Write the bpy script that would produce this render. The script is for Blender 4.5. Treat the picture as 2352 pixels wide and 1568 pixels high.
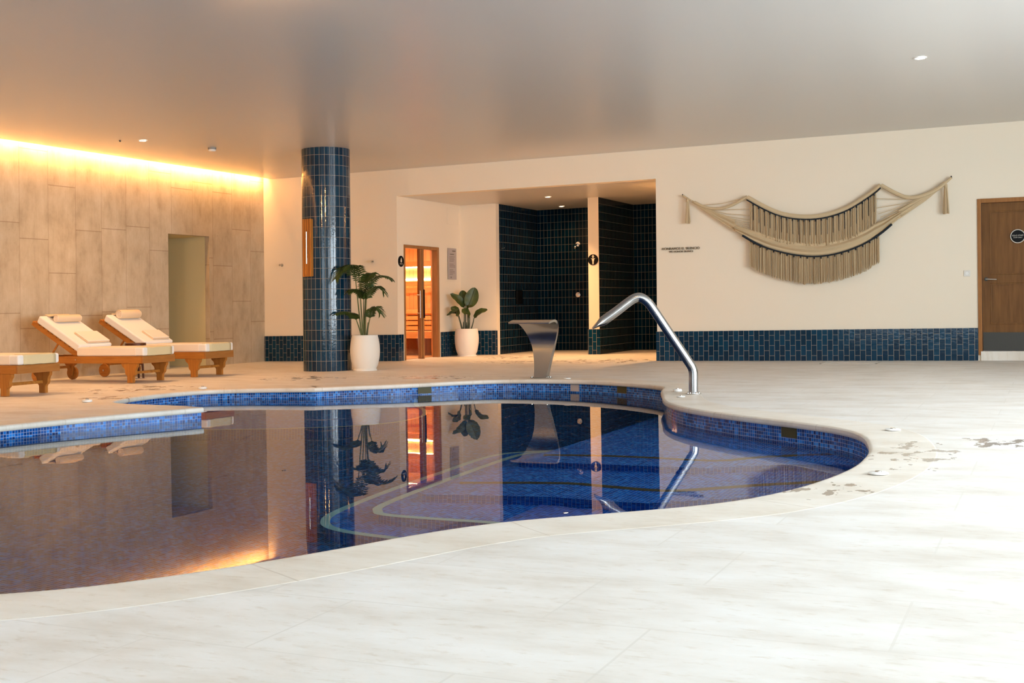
import bpy, bmesh, math, random
from mathutils import Vector, Matrix
from mathutils.geometry import tessellate_polygon

random.seed(7)
PI = math.pi
for o in list(bpy.data.objects):
    bpy.data.objects.remove(o)
S = bpy.context.scene
COL = S.collection

# ------------------------------------------------------------------ camera
YAW = math.atan(.455)
RX, RY = math.cos(YAW), math.sin(YAW)          # the camera's right, seen in plan
FIT_SLOPE = .0115                                   # slope of deck and ceiling, fitted to the slanting horizon of the view
EYE = .868
H = 3.25                                       # ceiling over the deck


def dk(x, y):
    """height of the deck (its fitted slope drops a little towards the loungers)"""
    return FIT_SLOPE * (RX * x + RY * y)


cam = bpy.data.cameras.new('camera')
cam_o = bpy.data.objects.new('camera', cam)
COL.objects.link(cam_o)
cam.sensor_width = 36
cam.lens = 36 * 2734 / 2352
cam.shift_y = -(784 - 706) / 2352
cam.clip_end = 200
roll = .010
fwd = Vector((-RY, RX, 0))
rgt = Vector((RX, RY, 0)) * math.cos(roll) - Vector((0, 0, 1)) * math.sin(roll)
upv = rgt.cross(fwd)
m3 = Matrix((rgt, upv, -fwd)).transposed()
cam_o.matrix_world = Matrix.Translation((0, 0, EYE)) @ m3.to_4x4()
S.camera = cam_o

# ------------------------------------------------------------------ look
S.view_settings.view_transform = 'Standard'
S.view_settings.look = 'None'
S.view_settings.exposure = 0.0
S.view_settings.gamma = 1
S.view_settings.use_curve_mapping = False
try:
    S.cycles.use_denoising = True
    S.cycles.max_bounces = 14
    S.cycles.diffuse_bounces = 6
    S.cycles.glossy_bounces = 5
    S.cycles.transmission_bounces = 10
    S.cycles.transparent_max_bounces = 12
    S.cycles.caustics_refractive = True
    S.cycles.caustics_reflective = False
    S.cycles.sample_clamp_indirect = 40
    S.cycles.blur_glossy = .5
except Exception:
    pass

world = bpy.data.worlds.new('daylight_sky')
S.world = world
world.use_nodes = True
bg = world.node_tree.nodes['Background']
bg.inputs[0].default_value = (.75, .87, 1, 1)
bg.inputs[1].default_value = .35

XL, XR, YB, YF = -12.87, 5.0, 17.58, -4.0      # room: left, right, back, front (behind the camera)


def area(name, loc, direction, sx, sy, power, color, spread=None):
    l = bpy.data.lights.new(name, 'AREA')
    l.shape = 'RECTANGLE'
    l.size, l.size_y = sx, sy
    l.energy = power
    l.color = color
    if spread:
        l.spread = spread
    o = bpy.data.objects.new(name, l)
    COL.objects.link(o)
    o.location = loc
    o.rotation_euler = Vector(direction).to_track_quat('-Z', 'Y').to_euler()
    return o


DAY = (.83, .905, 1.0)
WARM = (1.0, .52, .20)
# daylight in the three glazed bays of the right wall and the two behind the camera
RIGHT_BAYS = [(-3.0, 2.4), (3.2, 7.6), (8.4, 11.4)]
FRONT_BAYS = [(-6.0, -1.5), (-.7, 2.8)]
for (a, b), p in zip(RIGHT_BAYS, (400, 790, 670)):
    area('daylight', (XR + .34, (a + b) / 2, dk(XR, (a + b) / 2) + 1.6), (-1, 0, 0), b - a, 2.9, p, DAY)
for (a, b), p in zip(FRONT_BAYS, (230, 40)):
    area('daylight', ((a + b) / 2, YF - .34, dk((a + b) / 2, YF) + 1.6), (0, 1, 0), b - a, 2.9, p, DAY)
# the strip hidden in the ceiling cove above the left wall
area('cove_light', (XL + .13, 7.0, dk(XL, 7.0) + H + .07), (-1, 0, -.45), 21.0, .05, 390, (1.0, .49, .16))


# ------------------------------------------------------------------ node helpers
class NT:
    def __init__(s, name):
        s.m = bpy.data.materials.new(name)
        s.m.use_nodes = True
        s.t = s.m.node_tree
        s.bsdf = s.t.nodes['Principled BSDF']
        s.out = s.t.nodes['Material Output']

    def n(s, typ, **kw):
        nd = s.t.nodes.new(typ)
        for k, v in kw.items():
            setattr(nd, k, v)
        return nd

    def set(s, inp, v):
        if hasattr(v, 'is_output'):
            s.t.links.new(v, inp)
        elif isinstance(v, (tuple, list)) and len(v) == 3 and inp.type == 'RGBA':
            inp.default_value = (*v, 1)
        else:
            inp.default_value = v

    def math(s, op, a, b=None, c=None):
        nd = s.n('ShaderNodeMath', operation=op)
        s.set(nd.inputs[0], a)
        if b is not None:
            s.set(nd.inputs[1], b)
        if c is not None:
            s.set(nd.inputs[2], c)
        return nd.outputs[0]

    def coord(s, kind='Object', scale=(1, 1, 1), loc=(0, 0, 0), rot=(0, 0, 0)):
        tc = s.n('ShaderNodeTexCoord')
        mp = s.n('ShaderNodeMapping')
        s.t.links.new(tc.outputs[kind], mp.inputs[0])
        mp.inputs['Scale'].default_value = scale
        mp.inputs['Location'].default_value = loc
        mp.inputs['Rotation'].default_value = rot
        return mp.outputs[0]

    def noise(s, vec, scale=5., detail=4., rough=.5):
        nd = s.n('ShaderNodeTexNoise')
        s.t.links.new(vec, nd.inputs['Vector'])
        nd.inputs['Scale'].default_value = scale
        nd.inputs['Detail'].default_value = detail
        nd.inputs['Roughness'].default_value = rough
        return nd.outputs['Fac']

    def ramp(s, fac, stops):
        nd = s.n('ShaderNodeValToRGB')
        e = nd.color_ramp.elements
        while len(e) < len(stops):
            e.new(.5)
        for el, (p, c) in zip(e, stops):
            el.position = p
            el.color = (*c, 1) if len(c) == 3 else c
        s.t.links.new(fac, nd.inputs[0])
        return nd.outputs[0]

    def mix(s, fac, a, b, blend='MIX'):
        nd = s.n('ShaderNodeMix', data_type='RGBA', blend_type=blend)
        s.set(nd.inputs[0], fac)
        s.set(nd.inputs[6], a)
        s.set(nd.inputs[7], b)
        return nd.outputs[2]

    def bump(s, height, strength=.2, dist=.01, normal=None):
        nd = s.n('ShaderNodeBump')
        s.t.links.new(height, nd.inputs['Height'])
        nd.inputs['Strength'].default_value = strength
        nd.inputs['Distance'].default_value = dist
        if normal is not None:
            s.t.links.new(normal, nd.inputs['Normal'])
        return nd.outputs[0]

    def brick(s, vec, w, h, mortar, off=.5, freq=2, c1=(0, 0, 0), c2=(1, 1, 1), cm=(.5, .5, .5), smooth=.0, bias=0.):
        nd = s.n('ShaderNodeTexBrick')
        s.t.links.new(vec, nd.inputs['Vector'])
        nd.offset, nd.offset_frequency, nd.squash = off, freq, 1
        for k, v in (('Scale', 1), ('Mortar Size', mortar), ('Mortar Smooth', smooth), ('Bias', bias), ('Brick Width', w), ('Row Height', h)):
            nd.inputs[k].default_value = v
        for k, v in (('Color1', c1), ('Color2', c2), ('Mortar', cm)):
            nd.inputs[k].default_value = (*v, 1)
        return nd.outputs['Color'], nd.outputs['Fac']

    def p(s, **kw):
        for k, v in kw.items():
            s.set(s.bsdf.inputs[k.replace('_', ' ')], v)
        return s.m


def plain(name, c, rough=.5, metal=0., spec=.5, **kw):
    t = NT(name)
    return t.p(Base_Color=c, Roughness=rough, Metallic=metal, Specular_IOR_Level=spec, **kw)


def emit(name, c, strength):
    t = NT(name)
    t.p(Base_Color=(.8, .8, .8), Emission_Color=c, Emission_Strength=strength)
    return t.m


def mat_plaster():
    t = NT('cream_plaster')
    v = t.coord()
    return t.p(Base_Color=(.83, .745, .61), Roughness=.75, Normal=t.bump(t.noise(v, 160, 3), .12, .004))


def mat_ceiling():
    t = NT('satin_ceiling_paint')
    v = t.coord()
    return t.p(Base_Color=(.63, .605, .575), Roughness=.34, Specular_IOR_Level=.5, Normal=t.bump(t.noise(v, 3, 2), .03, .01))


# wet marks on the deck: centre x, y, half length x, half length y
WET = [(-9.9, 11.0, .9, 1.0), (-8.9, 13.1, .9, .7), (-9.1, 9.7, .5, .4), (-7.9, 17.3, 1.1, .8), (-6.4, 17.6, 1.1, 1.0), (-.35, 7.6, .55, .45), (-.72, 6.9, .3, 1.0),
       (-7.2, 13.4, 1.2, .6), (-.9, 5.6, .3, .4), (-8.6, 19.0, .9, .9)]


def stone(name, joints=True, tint=(1, 1, 1)):
    t = NT(name)
    v = t.coord()
    n1 = t.noise(t.coord(scale=(1.2, 2.6, 1)), 1.6, 6, .62)
    base = t.ramp(n1, [(.30, (.67 * tint[0], .625 * tint[1], .565 * tint[2])), (.50, (.77 * tint[0], .745 * tint[1], .705 * tint[2])), (.68, (.82 * tint[0], .81 * tint[1], .79 * tint[2]))])
    n2 = t.noise(t.coord(scale=(5, 14, 1)), 2.0, 5, .7)
    veins = t.ramp(n2, [(.55, (1, 1, 1)), (.74, (.84, .79, .72))])
    base = t.mix(1., base, veins, 'MULTIPLY')
    if joints:
        jv = t.coord(loc=(.26 - .2, -3.05 + .53 * 20, 0))
        colr, fac = t.brick(jv, .93, .53, .004, .34, 2, (.96, .96, .96), (1, 1, 1), (1, 1, 1), .1)
        base = t.mix(1., base, colr, 'MULTIPLY')
        base = t.mix(t.math('MULTIPLY', fac, .55), base, (.64, .61, .56))
        bn = t.bump(t.math('SUBTRACT', 1., fac), .12, .002)
    else:
        uv = t.coord('UV')
        colr, fac = t.brick(uv, 1.15, .60, .004, 0, 1, (.97, .97, .97), (1, 1, 1), (1, 1, 1), .1)
        base = t.mix(1., base, colr, 'MULTIPLY')
        base = t.mix(t.math('MULTIPLY', fac, .7), base, (.55, .48, .40))
        bn = t.bump(t.math('SUBTRACT', 1., fac), .25, .003)
    # wet marks
    sep = t.n('ShaderNodeSeparateXYZ')
    t.t.links.new(v, sep.inputs[0])
    tot = None
    for (cx, cy, rx, ry) in WET:
        dx = t.math('DIVIDE', t.math('SUBTRACT', sep.outputs[0], cx), rx)
        dy = t.math('DIVIDE', t.math('SUBTRACT', sep.outputs[1], cy), ry)
        d = t.math('ADD', t.math('MULTIPLY', dx, dx), t.math('MULTIPLY', dy, dy))
        mk = t.math('MAXIMUM', t.math('SUBTRACT', 1., d), 0.)
        tot = mk if tot is None else t.math('MAXIMUM', tot, mk)
    wn = t.noise(t.coord(scale=(4.5, 3.2, 1)), 1.5, 4, .6)
    wet = t.math('MULTIPLY', t.math('GREATER_THAN', t.math('ADD', wn, t.math('MULTIPLY', tot, .18)), .715), t.math('GREATER_THAN', tot, .02))
    base = t.mix(t.math('MULTIPLY', wet, .55), base, (.22, .16, .11))
    rough = t.math('SUBTRACT', .52, t.math('MULTIPLY', wet, .35))
    return t.p(Base_Color=base, Roughness=rough, Specular_IOR_Level=.4, Normal=bn)


def mat_tile(name, w, h, off, swap, spec=.28, dark=1.0):
    """glazed navy tiles, hand made look; uv in metres"""
    t = NT(name)
    uv = t.coord('UV', rot=(0, 0, PI / 2) if swap else (0, 0, 0))
    colr, fac = t.brick(uv, w, h, .0022, off, 2, (.0, .0, .0), (1, 1, 1), (.5, .5, .5), .0)
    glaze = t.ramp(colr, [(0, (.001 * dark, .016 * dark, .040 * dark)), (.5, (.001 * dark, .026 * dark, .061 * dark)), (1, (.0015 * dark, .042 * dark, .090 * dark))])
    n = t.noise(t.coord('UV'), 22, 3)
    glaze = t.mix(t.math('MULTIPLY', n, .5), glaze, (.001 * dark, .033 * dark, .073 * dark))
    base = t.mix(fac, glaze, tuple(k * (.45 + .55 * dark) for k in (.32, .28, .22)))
    rough = t.math('ADD', .07, t.math('MULTIPLY', fac, .6))
    hgt = t.math('ADD', t.math('MULTIPLY', t.math('SUBTRACT', 1., fac), .6), t.math('ADD', t.math('MULTIPLY', n, .55), t.math('MULTIPLY', colr, .25)))
    return t.p(Base_Color=base, Roughness=rough, Specular_IOR_Level=spec, Normal=t.bump(hgt, .28, .006))


def mat_mosaic(name, ramp, grout):
    t = NT(name)
    uv = t.coord('UV')
    colr, fac = t.brick(uv, .026, .026, .0010, 0, 1, (0, 0, 0), (1, 1, 1), (.5, .5, .5), .0)
    c = t.ramp(colr, ramp)
    base = t.mix(fac, c, grout)
    return t.p(Base_Color=base, Roughness=t.math('ADD', .12, t.math('MULTIPLY', fac, .5)), Specular_IOR_Level=.2, Normal=t.bump(t.math('SUBTRACT', 1., fac), .3, .002))


def mat_concrete():
    t = NT('board_marked_travertine_panels')
    tc = t.n('ShaderNodeTexCoord')
    sep = t.n('ShaderNodeSeparateXYZ')
    t.t.links.new(tc.outputs['UV'], sep.inputs[0])
    u, vv = sep.outputs[0], sep.outputs[1]
    W, HH = .5145, 1.24
    uu = t.math('DIVIDE', t.math('ADD', u, .31), W)
    idx = t.math('FLOOR', uu)
    wn = t.n('ShaderNodeTexWhiteNoise', noise_dimensions='1D')
    t.t.links.new(idx, wn.inputs['W'])
    v2 = t.math('DIVIDE', t.math('ADD', vv, t.math('MULTIPLY', wn.outputs['Value'], HH)), HH)
    row = t.math('FLOOR', v2)
    wn2 = t.n('ShaderNodeTexWhiteNoise', noise_dimensions='2D')
    cb = t.n('ShaderNodeCombineXYZ')
    t.t.links.new(idx, cb.inputs[0])
    t.t.links.new(row, cb.inputs[1])
    t.t.links.new(cb.outputs[0], wn2.inputs['Vector'])
    fu = t.math('ABSOLUTE', t.math('SUBTRACT', t.math('FRACT', uu), .5))
    fv = t.math('ABSOLUTE', t.math('SUBTRACT', t.math('FRACT', v2), .5))
    ju = t.math('GREATER_THAN', fu, .5 - .0045 / W)
    jv = t.math('GREATER_THAN', fv, .5 - .0055 / HH)
    j = t.math('MAXIMUM', t.math('MULTIPLY', ju, .7), jv)
    uvv = t.coord('UV', scale=(1.6, .8, 1))
    cloud = t.noise(uvv, 2.6, 7, .65)
    base = t.ramp(cloud, [(.28, (.40, .31, .205)), (.5, (.53, .435, .305)), (.72, (.62, .53, .40))])
    tint = t.math('ADD', .90, t.math('MULTIPLY', wn2.outputs['Value'], .16))
    base = t.mix(1., base, t.ramp(tint, [(0, (0, 0, 0)), (1, (1, 1, 1))]), 'MULTIPLY')
    vert = t.noise(t.coord('UV', scale=(26, 1.3, 1)), 2, 4, .6)
    base = t.mix(1., base, t.ramp(vert, [(.3, (.94, .93, .91)), (.6, (1, 1, 1))]), 'MULTIPLY')
    pits = t.noise(t.coord('UV', scale=(1.0, .6, 1)), 34, 3, .6)
    zone = t.noise(t.coord('UV'), 1.7, 2, .5)
    pk = t.math('GREATER_THAN', t.math('ADD', pits, t.math('MULTIPLY', zone, .22)), .83)
    base = t.mix(t.math('MULTIPLY', pk, .6), base, (.17, .12, .075))
    base = t.mix(t.math('MULTIPLY', j, .62), base, (.24, .15, .085))
    return t.p(Base_Color=base, Roughness=.7, Normal=t.bump(t.math('SUBTRACT', cloud, j), .2, .006))


def mat_wood(name, c1, c2, rough=.45, axis=0, scale=1.):
    t = NT(name)
    sc = [14, 14, 14]
    sc[axis] = 1.1
    v = t.coord(scale=tuple(k * scale for k in sc))
    n = t.noise(v, 2.4, 5, .6)
    return t.p(Base_Color=t.ramp(n, [(.3, c1), (.7, c2)]), Roughness=rough, Specular_IOR_Level=.25, Normal=t.bump(n, .1, .002))


def mat_planks(name, c1, c2, w, vertical):
    t = NT(name)
    uv = t.coord('UV', rot=(0, 0, PI / 2) if vertical else (0, 0, 0))
    colr, fac = t.brick(uv, 3.1, w, .003, .37, 2, (0, 0, 0), (1, 1, 1), (.5, .5, .5))
    g = t.noise(t.coord('UV', scale=(40, 2, 1) if vertical else (2, 40, 1)), 1.5, 4)
    base = t.mix(t.math('ADD', t.math('MULTIPLY', colr, .5), t.math('MULTIPLY', g, .5)), c1, c2)
    base = t.mix(fac, base, tuple(k * .35 for k in c1))
    return t.p(Base_Color=base, Roughness=.5, Normal=t.bump(t.math('SUBTRACT', 1., fac), .4, .004))


def mat_cloth(name, c, scale=300, strength=.25):
    t = NT(name)
    n = t.noise(t.coord(), scale, 3)
    return t.p(Base_Color=t.mix(n, tuple(k * .9 for k in c), c), Roughness=.9, Specular_IOR_Level=.2, Normal=t.bump(n, strength, .003))


def mat_steel():
    t = NT('brushed_stainless_steel')
    n = t.noise(t.coord(scale=(4, 4, 90)), 3, 3)
    return t.p(Base_Color=(.50, .50, .49), Metallic=1., Roughness=t.math('ADD', .17, t.math('MULTIPLY', n, .10)))


def mat_glass_pane():
    t = NT('clear_glass_pane')
    tr = t.n('ShaderNodeBsdfTransparent')
    gl = t.n('ShaderNodeBsdfGlossy')
    gl.inputs['Roughness'].default_value = .01
    tr.inputs[0].default_value = (.96, .98, .97, 1)
    lw = t.n('ShaderNodeLayerWeight')
    lw.inputs[0].default_value = .5
    fr = t.math('ADD', .03, t.math('MULTIPLY', t.math('POWER', lw.outputs['Facing'], 5.), .9))
    mx = t.n('ShaderNodeMixShader')
    t.t.links.new(fr, mx.inputs[0])
    t.t.links.new(tr.outputs[0], mx.inputs[1])
    t.t.links.new(gl.outputs[0], mx.inputs[2])
    t.t.links.new(mx.outputs[0], t.out.inputs[0])
    return t.m


def mat_water():
    t = NT('clear_pool_water')
    v = t.coord()
    n1 = t.noise(v, 2.2, 2, .4)
    n2 = t.noise(t.coord(scale=(1, .7, 1)), 9, 2, .4)
    h = t.math('ADD', n1, t.math('MULTIPLY', n2, .08))
    b = t.bump(h, .022, .02)
    rf = t.n('ShaderNodeBsdfRefraction')
    rf.inputs['Color'].default_value = (.96, 1, 1, 1)
    rf.inputs['Roughness'].default_value = 0
    rf.inputs['IOR'].default_value = 1.333
    gl = t.n('ShaderNodeBsdfGlossy')
    gl.inputs['Roughness'].default_value = 0
    gl.inputs['Color'].default_value = (1, 1, 1, 1)
    fr = t.n('ShaderNodeFresnel')
    fr.inputs['IOR'].default_value = 1.333
    for nd in (rf, gl, fr):
        t.t.links.new(b, nd.inputs['Normal'])
    mx = t.n('ShaderNodeMixShader')
    t.t.links.new(t.math('POWER', fr.outputs[0], 1.3), mx.inputs[0])
    t.t.links.new(rf.outputs[0], mx.inputs[1])
    t.t.links.new(gl.outputs[0], mx.inputs[2])
    t.t.links.new(mx.outputs[0], t.out.inputs[0])
    va = t.n('ShaderNodeVolumeAbsorption')
    va.inputs['Color'].default_value = (.30, .62, .78, 1)
    va.inputs['Density'].default_value = .5
    t.t.links.new(va.outputs[0], t.out.inputs['Volume'])
    return t.m


def mat_leaf(name, c1, c2, axis_scale=30):
    t = NT(name)
    n = t.noise(t.coord(), 12, 3)
    return t.p(Base_Color=t.ramp(n, [(.3, c1), (.7, c2)]), Roughness=.42, Specular_IOR_Level=.4)


M = {}
M['plaster'] = mat_plaster()
M['ceiling'] = mat_ceiling()
M['floor'] = stone('pale_limestone_slabs')
M['coping'] = stone('pale_limestone_coping', False, (1.0, .965, .91))
M['tile_stack'] = mat_tile('navy_tile_stacked_shaded', .0752, .1495, 0, False, .06, .45)  # stacked navy tile and grout, darkened to carry the shade of the bays
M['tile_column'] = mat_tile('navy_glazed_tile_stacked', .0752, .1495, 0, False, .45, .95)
M['tile_drop'] = mat_tile('navy_glazed_tile_half_drop', .15, .0765, .5, True)
M['mosaic'] = mat_mosaic('blue_glass_mosaic', [(0, (.001, .026, .14)), (.45, (.003, .075, .33)), (.8, (.007, .145, .54)), (1, (.03, .25, .74))], (.48, .54, .64))
M['mosaic_lit'] = mat_mosaic('blue_mosaic_lit_copy', [(0, (.002, .07, .42)), (.45, (.004, .14, .75)), (.8, (.010, .22, .92)), (1, (.05, .36, 1.0))], (.50, .66, .92))  # same mosaic painted brighter, standing in for light missing underwater
M['concrete'] = mat_concrete()
M['teak'] = mat_wood('oiled_teak', (.33, .115, .016), (.50, .20, .035))
M['teak_z'] = mat_wood('oiled_teak_upright', (.33, .115, .016), (.50, .20, .035), axis=2)
M['oak'] = mat_wood('oak_veneer_door', (.125, .050, .011), (.20, .088, .022), .5, 2, .8)
M['oak_frame'] = mat_wood('oak_door_frame', (.27, .105, .025), (.36, .155, .045), .45, 2)
M['sauna_frame'] = mat_wood('sauna_frame_timber', (.30, .13, .04), (.42, .20, .075), .5, 2)
M['dark_wood'] = mat_wood('dark_stained_wood', (.07, .02, .006), (.13, .042, .013), .35)
M['sauna_plank'] = mat_planks('sauna_spruce_planks', (.62, .30, .11), (.80, .44, .19), .095, True)
M['sauna_floor'] = mat_planks('sauna_floor_boards', (.45, .22, .09), (.56, .30, .13), .14, False)
M['spruce'] = mat_wood('spruce_boards', (.62, .28, .09), (.78, .40, .15), .5, 0)
M['white_cloth'] = mat_cloth('white_canvas', (.86, .84, .80))
M['sheet'] = mat_cloth('warm_cream_towelling', (.88, .79, .68), 220, .4)
M['towel'] = mat_cloth('beige_terry', (.80, .62, .42), 180, .6)
M['foot'] = mat_cloth('straw_coloured_terry', (.70, .61, .38), 180, .6)
M['steel'] = mat_steel()
M['chrome'] = plain('polished_chrome', (.75, .74, .72), .12, 1.)
M['tube_steel'] = plain('satin_steel_tube', (.46, .46, .46), .20, 1.)
M['black'] = plain('matt_black', (.003, .003, .0035), .5, 0, .15)
M['black_rope'] = plain('black_cord', (.004, .010, .018), .8)
M['white'] = plain('white_plastic', (.82, .81, .78), .4)
M['print'] = plain('white_print', (.75, .68, .55), .6)
M['ring'] = plain('pale_metal_ring', (.62, .57, .50), .4)
M['letters'] = plain('bronze_letters', (.095, .075, .045), .45)
M['plate'] = plain('grey_plate', (.42, .37, .36), .4)
M['plate_ink'] = plain('dark_grey_ink', (.16, .13, .11), .6)
M['kick'] = plain('dark_kick_plate', (.05, .048, .042), .45, .4)
M['rope'] = mat_cloth('natural_cotton_rope', (.62, .48, .30), 400, .3)
M['rope2'] = mat_cloth('natural_cotton_fringe', (.58, .44, .27), 400, .3)
M['planter'] = plain('matt_white_glaze', (.80, .77, .71), .55)
M['soil'] = plain('dark_soil', (.03, .02, .012), .9)
M['palm'] = mat_leaf('palm_green', (.018, .045, .006), (.05, .085, .012))
M['stem'] = plain('green_stem', (.10, .115, .022), .5)
M['leaf'] = mat_leaf('broad_leaf_green', (.028, .055, .010), (.075, .10, .018))
M['leaf_stem'] = plain('dark_leaf_stem', (.05, .06, .016), .5)
M['nosing'] = plain('pale_green_step_edge', (.70, .84, .74), .6)
M['sand_strip'] = plain('sand_anti_slip_strip', (.17, .11, .05), .8)
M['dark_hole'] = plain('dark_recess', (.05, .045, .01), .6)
M['glass'] = mat_glass_pane()
M['water'] = mat_water()
M['lamp'] = emit('lamp_glow', (1, .78, .50), 22)
M['lamp_day'] = emit('lamp_glow_neutral', (1, .90, .74), 22)
M['strip'] = emit('sauna_strip_glow', (1, .66, .36), 34)
M['frame_metal'] = plain('grey_window_metal', (.30, .31, .32), .4, .5)


# ------------------------------------------------------------------ mesh helpers
class MB:
    def __init__(s):
        s.v, s.f, s.uv = [], [], []

    def face(s, pts, uvs=None):
        i = len(s.v)
        s.v += [tuple(p) for p in pts]
        s.f.append(tuple(range(i, i + len(pts))))
        s.uv.append(uvs)
        return s

    def grid(s, rows, closed_u=False, closed_v=False, uvs=None):
        """rows: list of rings of equal length"""
        i0 = len(s.v)
        nu, nv = len(rows[0]), len(rows)
        for r in rows:
            s.v += [tuple(p) for p in r]
        for a in range(nv if closed_v else nv - 1):
            for b in range(nu if closed_u else nu - 1):
                a2, b2 = (a + 1) % nv, (b + 1) % nu
                s.f.append((i0 + a * nu + b, i0 + a * nu + b2, i0 + a2 * nu + b2, i0 + a2 * nu + b))
                if uvs:
                    s.uv.append([uvs(b, a), uvs(b + 1, a), uvs(b + 1, a + 1), uvs(b, a + 1)])
                else:
                    s.uv.append(None)
        return s

    def box(s, a, b, mat=None):
        x0, y0, z0 = a
        x1, y1, z1 = b
        P = [(x0, y0, z0), (x1, y0, z0), (x1, y1, z0), (x0, y1, z0), (x0, y0, z1), (x1, y0, z1), (x1, y1, z1), (x0, y1, z1)]
        if mat is not None:
            P = [tuple(mat @ Vector(p)) for p in P]
        i = len(s.v)
        s.v += P
        q = [(0, 3, 2, 1), (4, 5, 6, 7), (0, 1, 5, 4), (1, 2, 6, 5), (2, 3, 7, 6), (3, 0, 4, 7)]
        uvq = [[(x0, y0), (x0, y1), (x1, y1), (x1, y0)], [(x0, y0), (x1, y0), (x1, y1), (x0, y1)], [(x0, z0), (x1, z0), (x1, z1), (x0, z1)],
               [(y0, z0), (y1, z0), (y1, z1), (y0, z1)], [(x1, z0), (x0, z0), (x0, z1), (x1, z1)], [(y1, z0), (y0, z0), (y0, z1), (y1, z1)]]
        for fc, u in zip(q, uvq):
            s.f.append(tuple(i + k for k in fc))
            s.uv.append(u)
        return s

    def prism(s, poly, lo, hi):
        """poly in plan; lo/hi: functions (x,y)->z"""
        n = len(poly)
        tri = tessellate_polygon([[Vector((x, y, 0)) for x, y in poly]])
        for t in tri:
            s.face([(poly[k][0], poly[k][1], hi(*poly[k])) for k in t], [poly[k] for k in t])
            s.face([(poly[k][0], poly[k][1], lo(*poly[k])) for k in reversed(t)], [poly[k] for k in reversed(t)])
        L = 0
        for k in range(n):
            a, b = poly[k], poly[(k + 1) % n]
            d = math.dist(a, b)
            s.face([(*a, lo(*a)), (*b, lo(*b)), (*b, hi(*b)), (*a, hi(*a))],
                   [(L, lo(*a)), (L + d, lo(*b)), (L + d, hi(*b)), (L, hi(*a))])
            L += d
        return s

    def extrude_profile(s, prof, axis, a, b, mat=None):
        """prof: 2d polygon in the two other axes (in order), extruded along axis from a to b"""
        def P(p, t):
            q = list(p)
            q.insert(axis, t)
            return tuple(mat @ Vector(q)) if mat is not None else tuple(q)
        n = len(prof)
        tri = tessellate_polygon([[Vector((x, y, 0)) for x, y in prof]])
        for t in tri:
            s.face([P(prof[k], a) for k in t])
            s.face([P(prof[k], b) for k in reversed(t)])
        for k in range(n):
            p, q = prof[k], prof[(k + 1) % n]
            s.face([P(p, a), P(q, a), P(q, b), P(p, b)])
        return s

    def tube(s, pts, r, seg=8, cap=True, flat=None):
        """flat: list of (ra, rb) per point with ra sideways and rb along the bend"""
        pts = [Vector(p) for p in pts]
        n = len(pts)
        rows = []
        prev = None
        for i, p in enumerate(pts):
            t = (pts[min(i + 1, n - 1)] - pts[max(i - 1, 0)]).normalized()
            if prev is None:
                ref = Vector((0, 0, 1)) if abs(t.z) < .9 else Vector((1, 0, 0))
                u = t.cross(ref).normalized()
            else:
                u = (prev - t * prev.dot(t)).normalized()
            prev = u
            w = t.cross(u)
            rr = r[i] if isinstance(r, (list, tuple)) else r
            ra, rb = flat[i] if flat else (rr, rr)
            rows.append([p + u * ra * math.cos(2 * PI * k / seg) + w * rb * math.sin(2 * PI * k / seg) for k in range(seg)])
        s.grid(rows, closed_u=True)
        if cap:
            s.face(list(reversed(rows[0])))
            s.face(rows[-1])
        return s

    def lathe(s, prof, c=(0, 0, 0), seg=24, cap=True):
        rows = [[(c[0] + r * math.cos(2 * PI * k / seg), c[1] + r * math.sin(2 * PI * k / seg), c[2] + z) for k in range(seg)] for r, z in prof]
        s.grid(rows, closed_u=True)
        if cap:
            s.face(list(reversed(rows[0])))
            s.face(rows[-1])
        return s

    def disc(s, c, axis, r, t, seg=28):
        """solid disc centred at c, thickness t along axis (unit vector)"""
        ax = Vector(axis).normalized()
        u = ax.orthogonal().normalized()
        w = ax.cross(u)
        c = Vector(c)
        r0 = [c + (u * math.cos(2 * PI * k / seg) + w * math.sin(2 * PI * k / seg)) * r for k in range(seg)]
        r1 = [p + ax * t for p in r0]
        s.grid([r0, r1], closed_u=True)
        s.face(list(reversed(r0)))
        s.face(r1)
        return s

    def build(s, name, mat, parent=None, smooth=False, bevel=0, seg=2, loc=None, merge=True):
        me = bpy.data.meshes.new(name)
        me.from_pydata([tuple(v) for v in s.v], [], s.f)
        if any(u is not None for u in s.uv):
            lay = me.uv_layers.new(name='UVMap')
            k = 0
            for fi, f in enumerate(s.f):
                u = s.uv[fi]
                for j in range(len(f)):
                    if u is not None:
                        lay.data[k].uv = u[j]
                    k += 1
        me.validate()
        bm = bmesh.new()
        bm.from_mesh(me)
        if merge:
            bmesh.ops.remove_doubles(bm, verts=bm.verts, dist=1e-5)
        bmesh.ops.recalc_face_normals(bm, faces=bm.faces)
        bm.to_mesh(me)
        bm.free()
        me.materials.append(mat)
        if smooth:
            me.polygons.foreach_set('use_smooth', [True] * len(me.polygons))
            me.set_sharp_from_angle(angle=math.radians(40))
        o = bpy.data.objects.new(name, me)
        COL.objects.link(o)
        if parent is not None:
            o.parent = parent
        if loc is not None:
            o.location = loc
        if bevel:
            b = o.modifiers.new('soft_edges', 'BEVEL')
            b.width = bevel
            b.segments = seg
            b.limit_method = 'ANGLE'
            b.angle_limit = math.radians(35)
        return o


def tag(o, label=None, cat=None, group=None, kind=None):
    if label:
        o['label'] = label
    if cat:
        o['category'] = cat
    if group:
        o['group'] = group
    if kind:
        o['kind'] = kind
    return o


def thing(name, label, cat, loc=(0, 0, 0), rot=(0, 0, 0), group=None):
    o = bpy.data.objects.new(name, None)
    COL.objects.link(o)
    o.location = loc
    o.rotation_euler = rot
    o.empty_display_size = .1
    return tag(o, label, cat, group)


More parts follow.
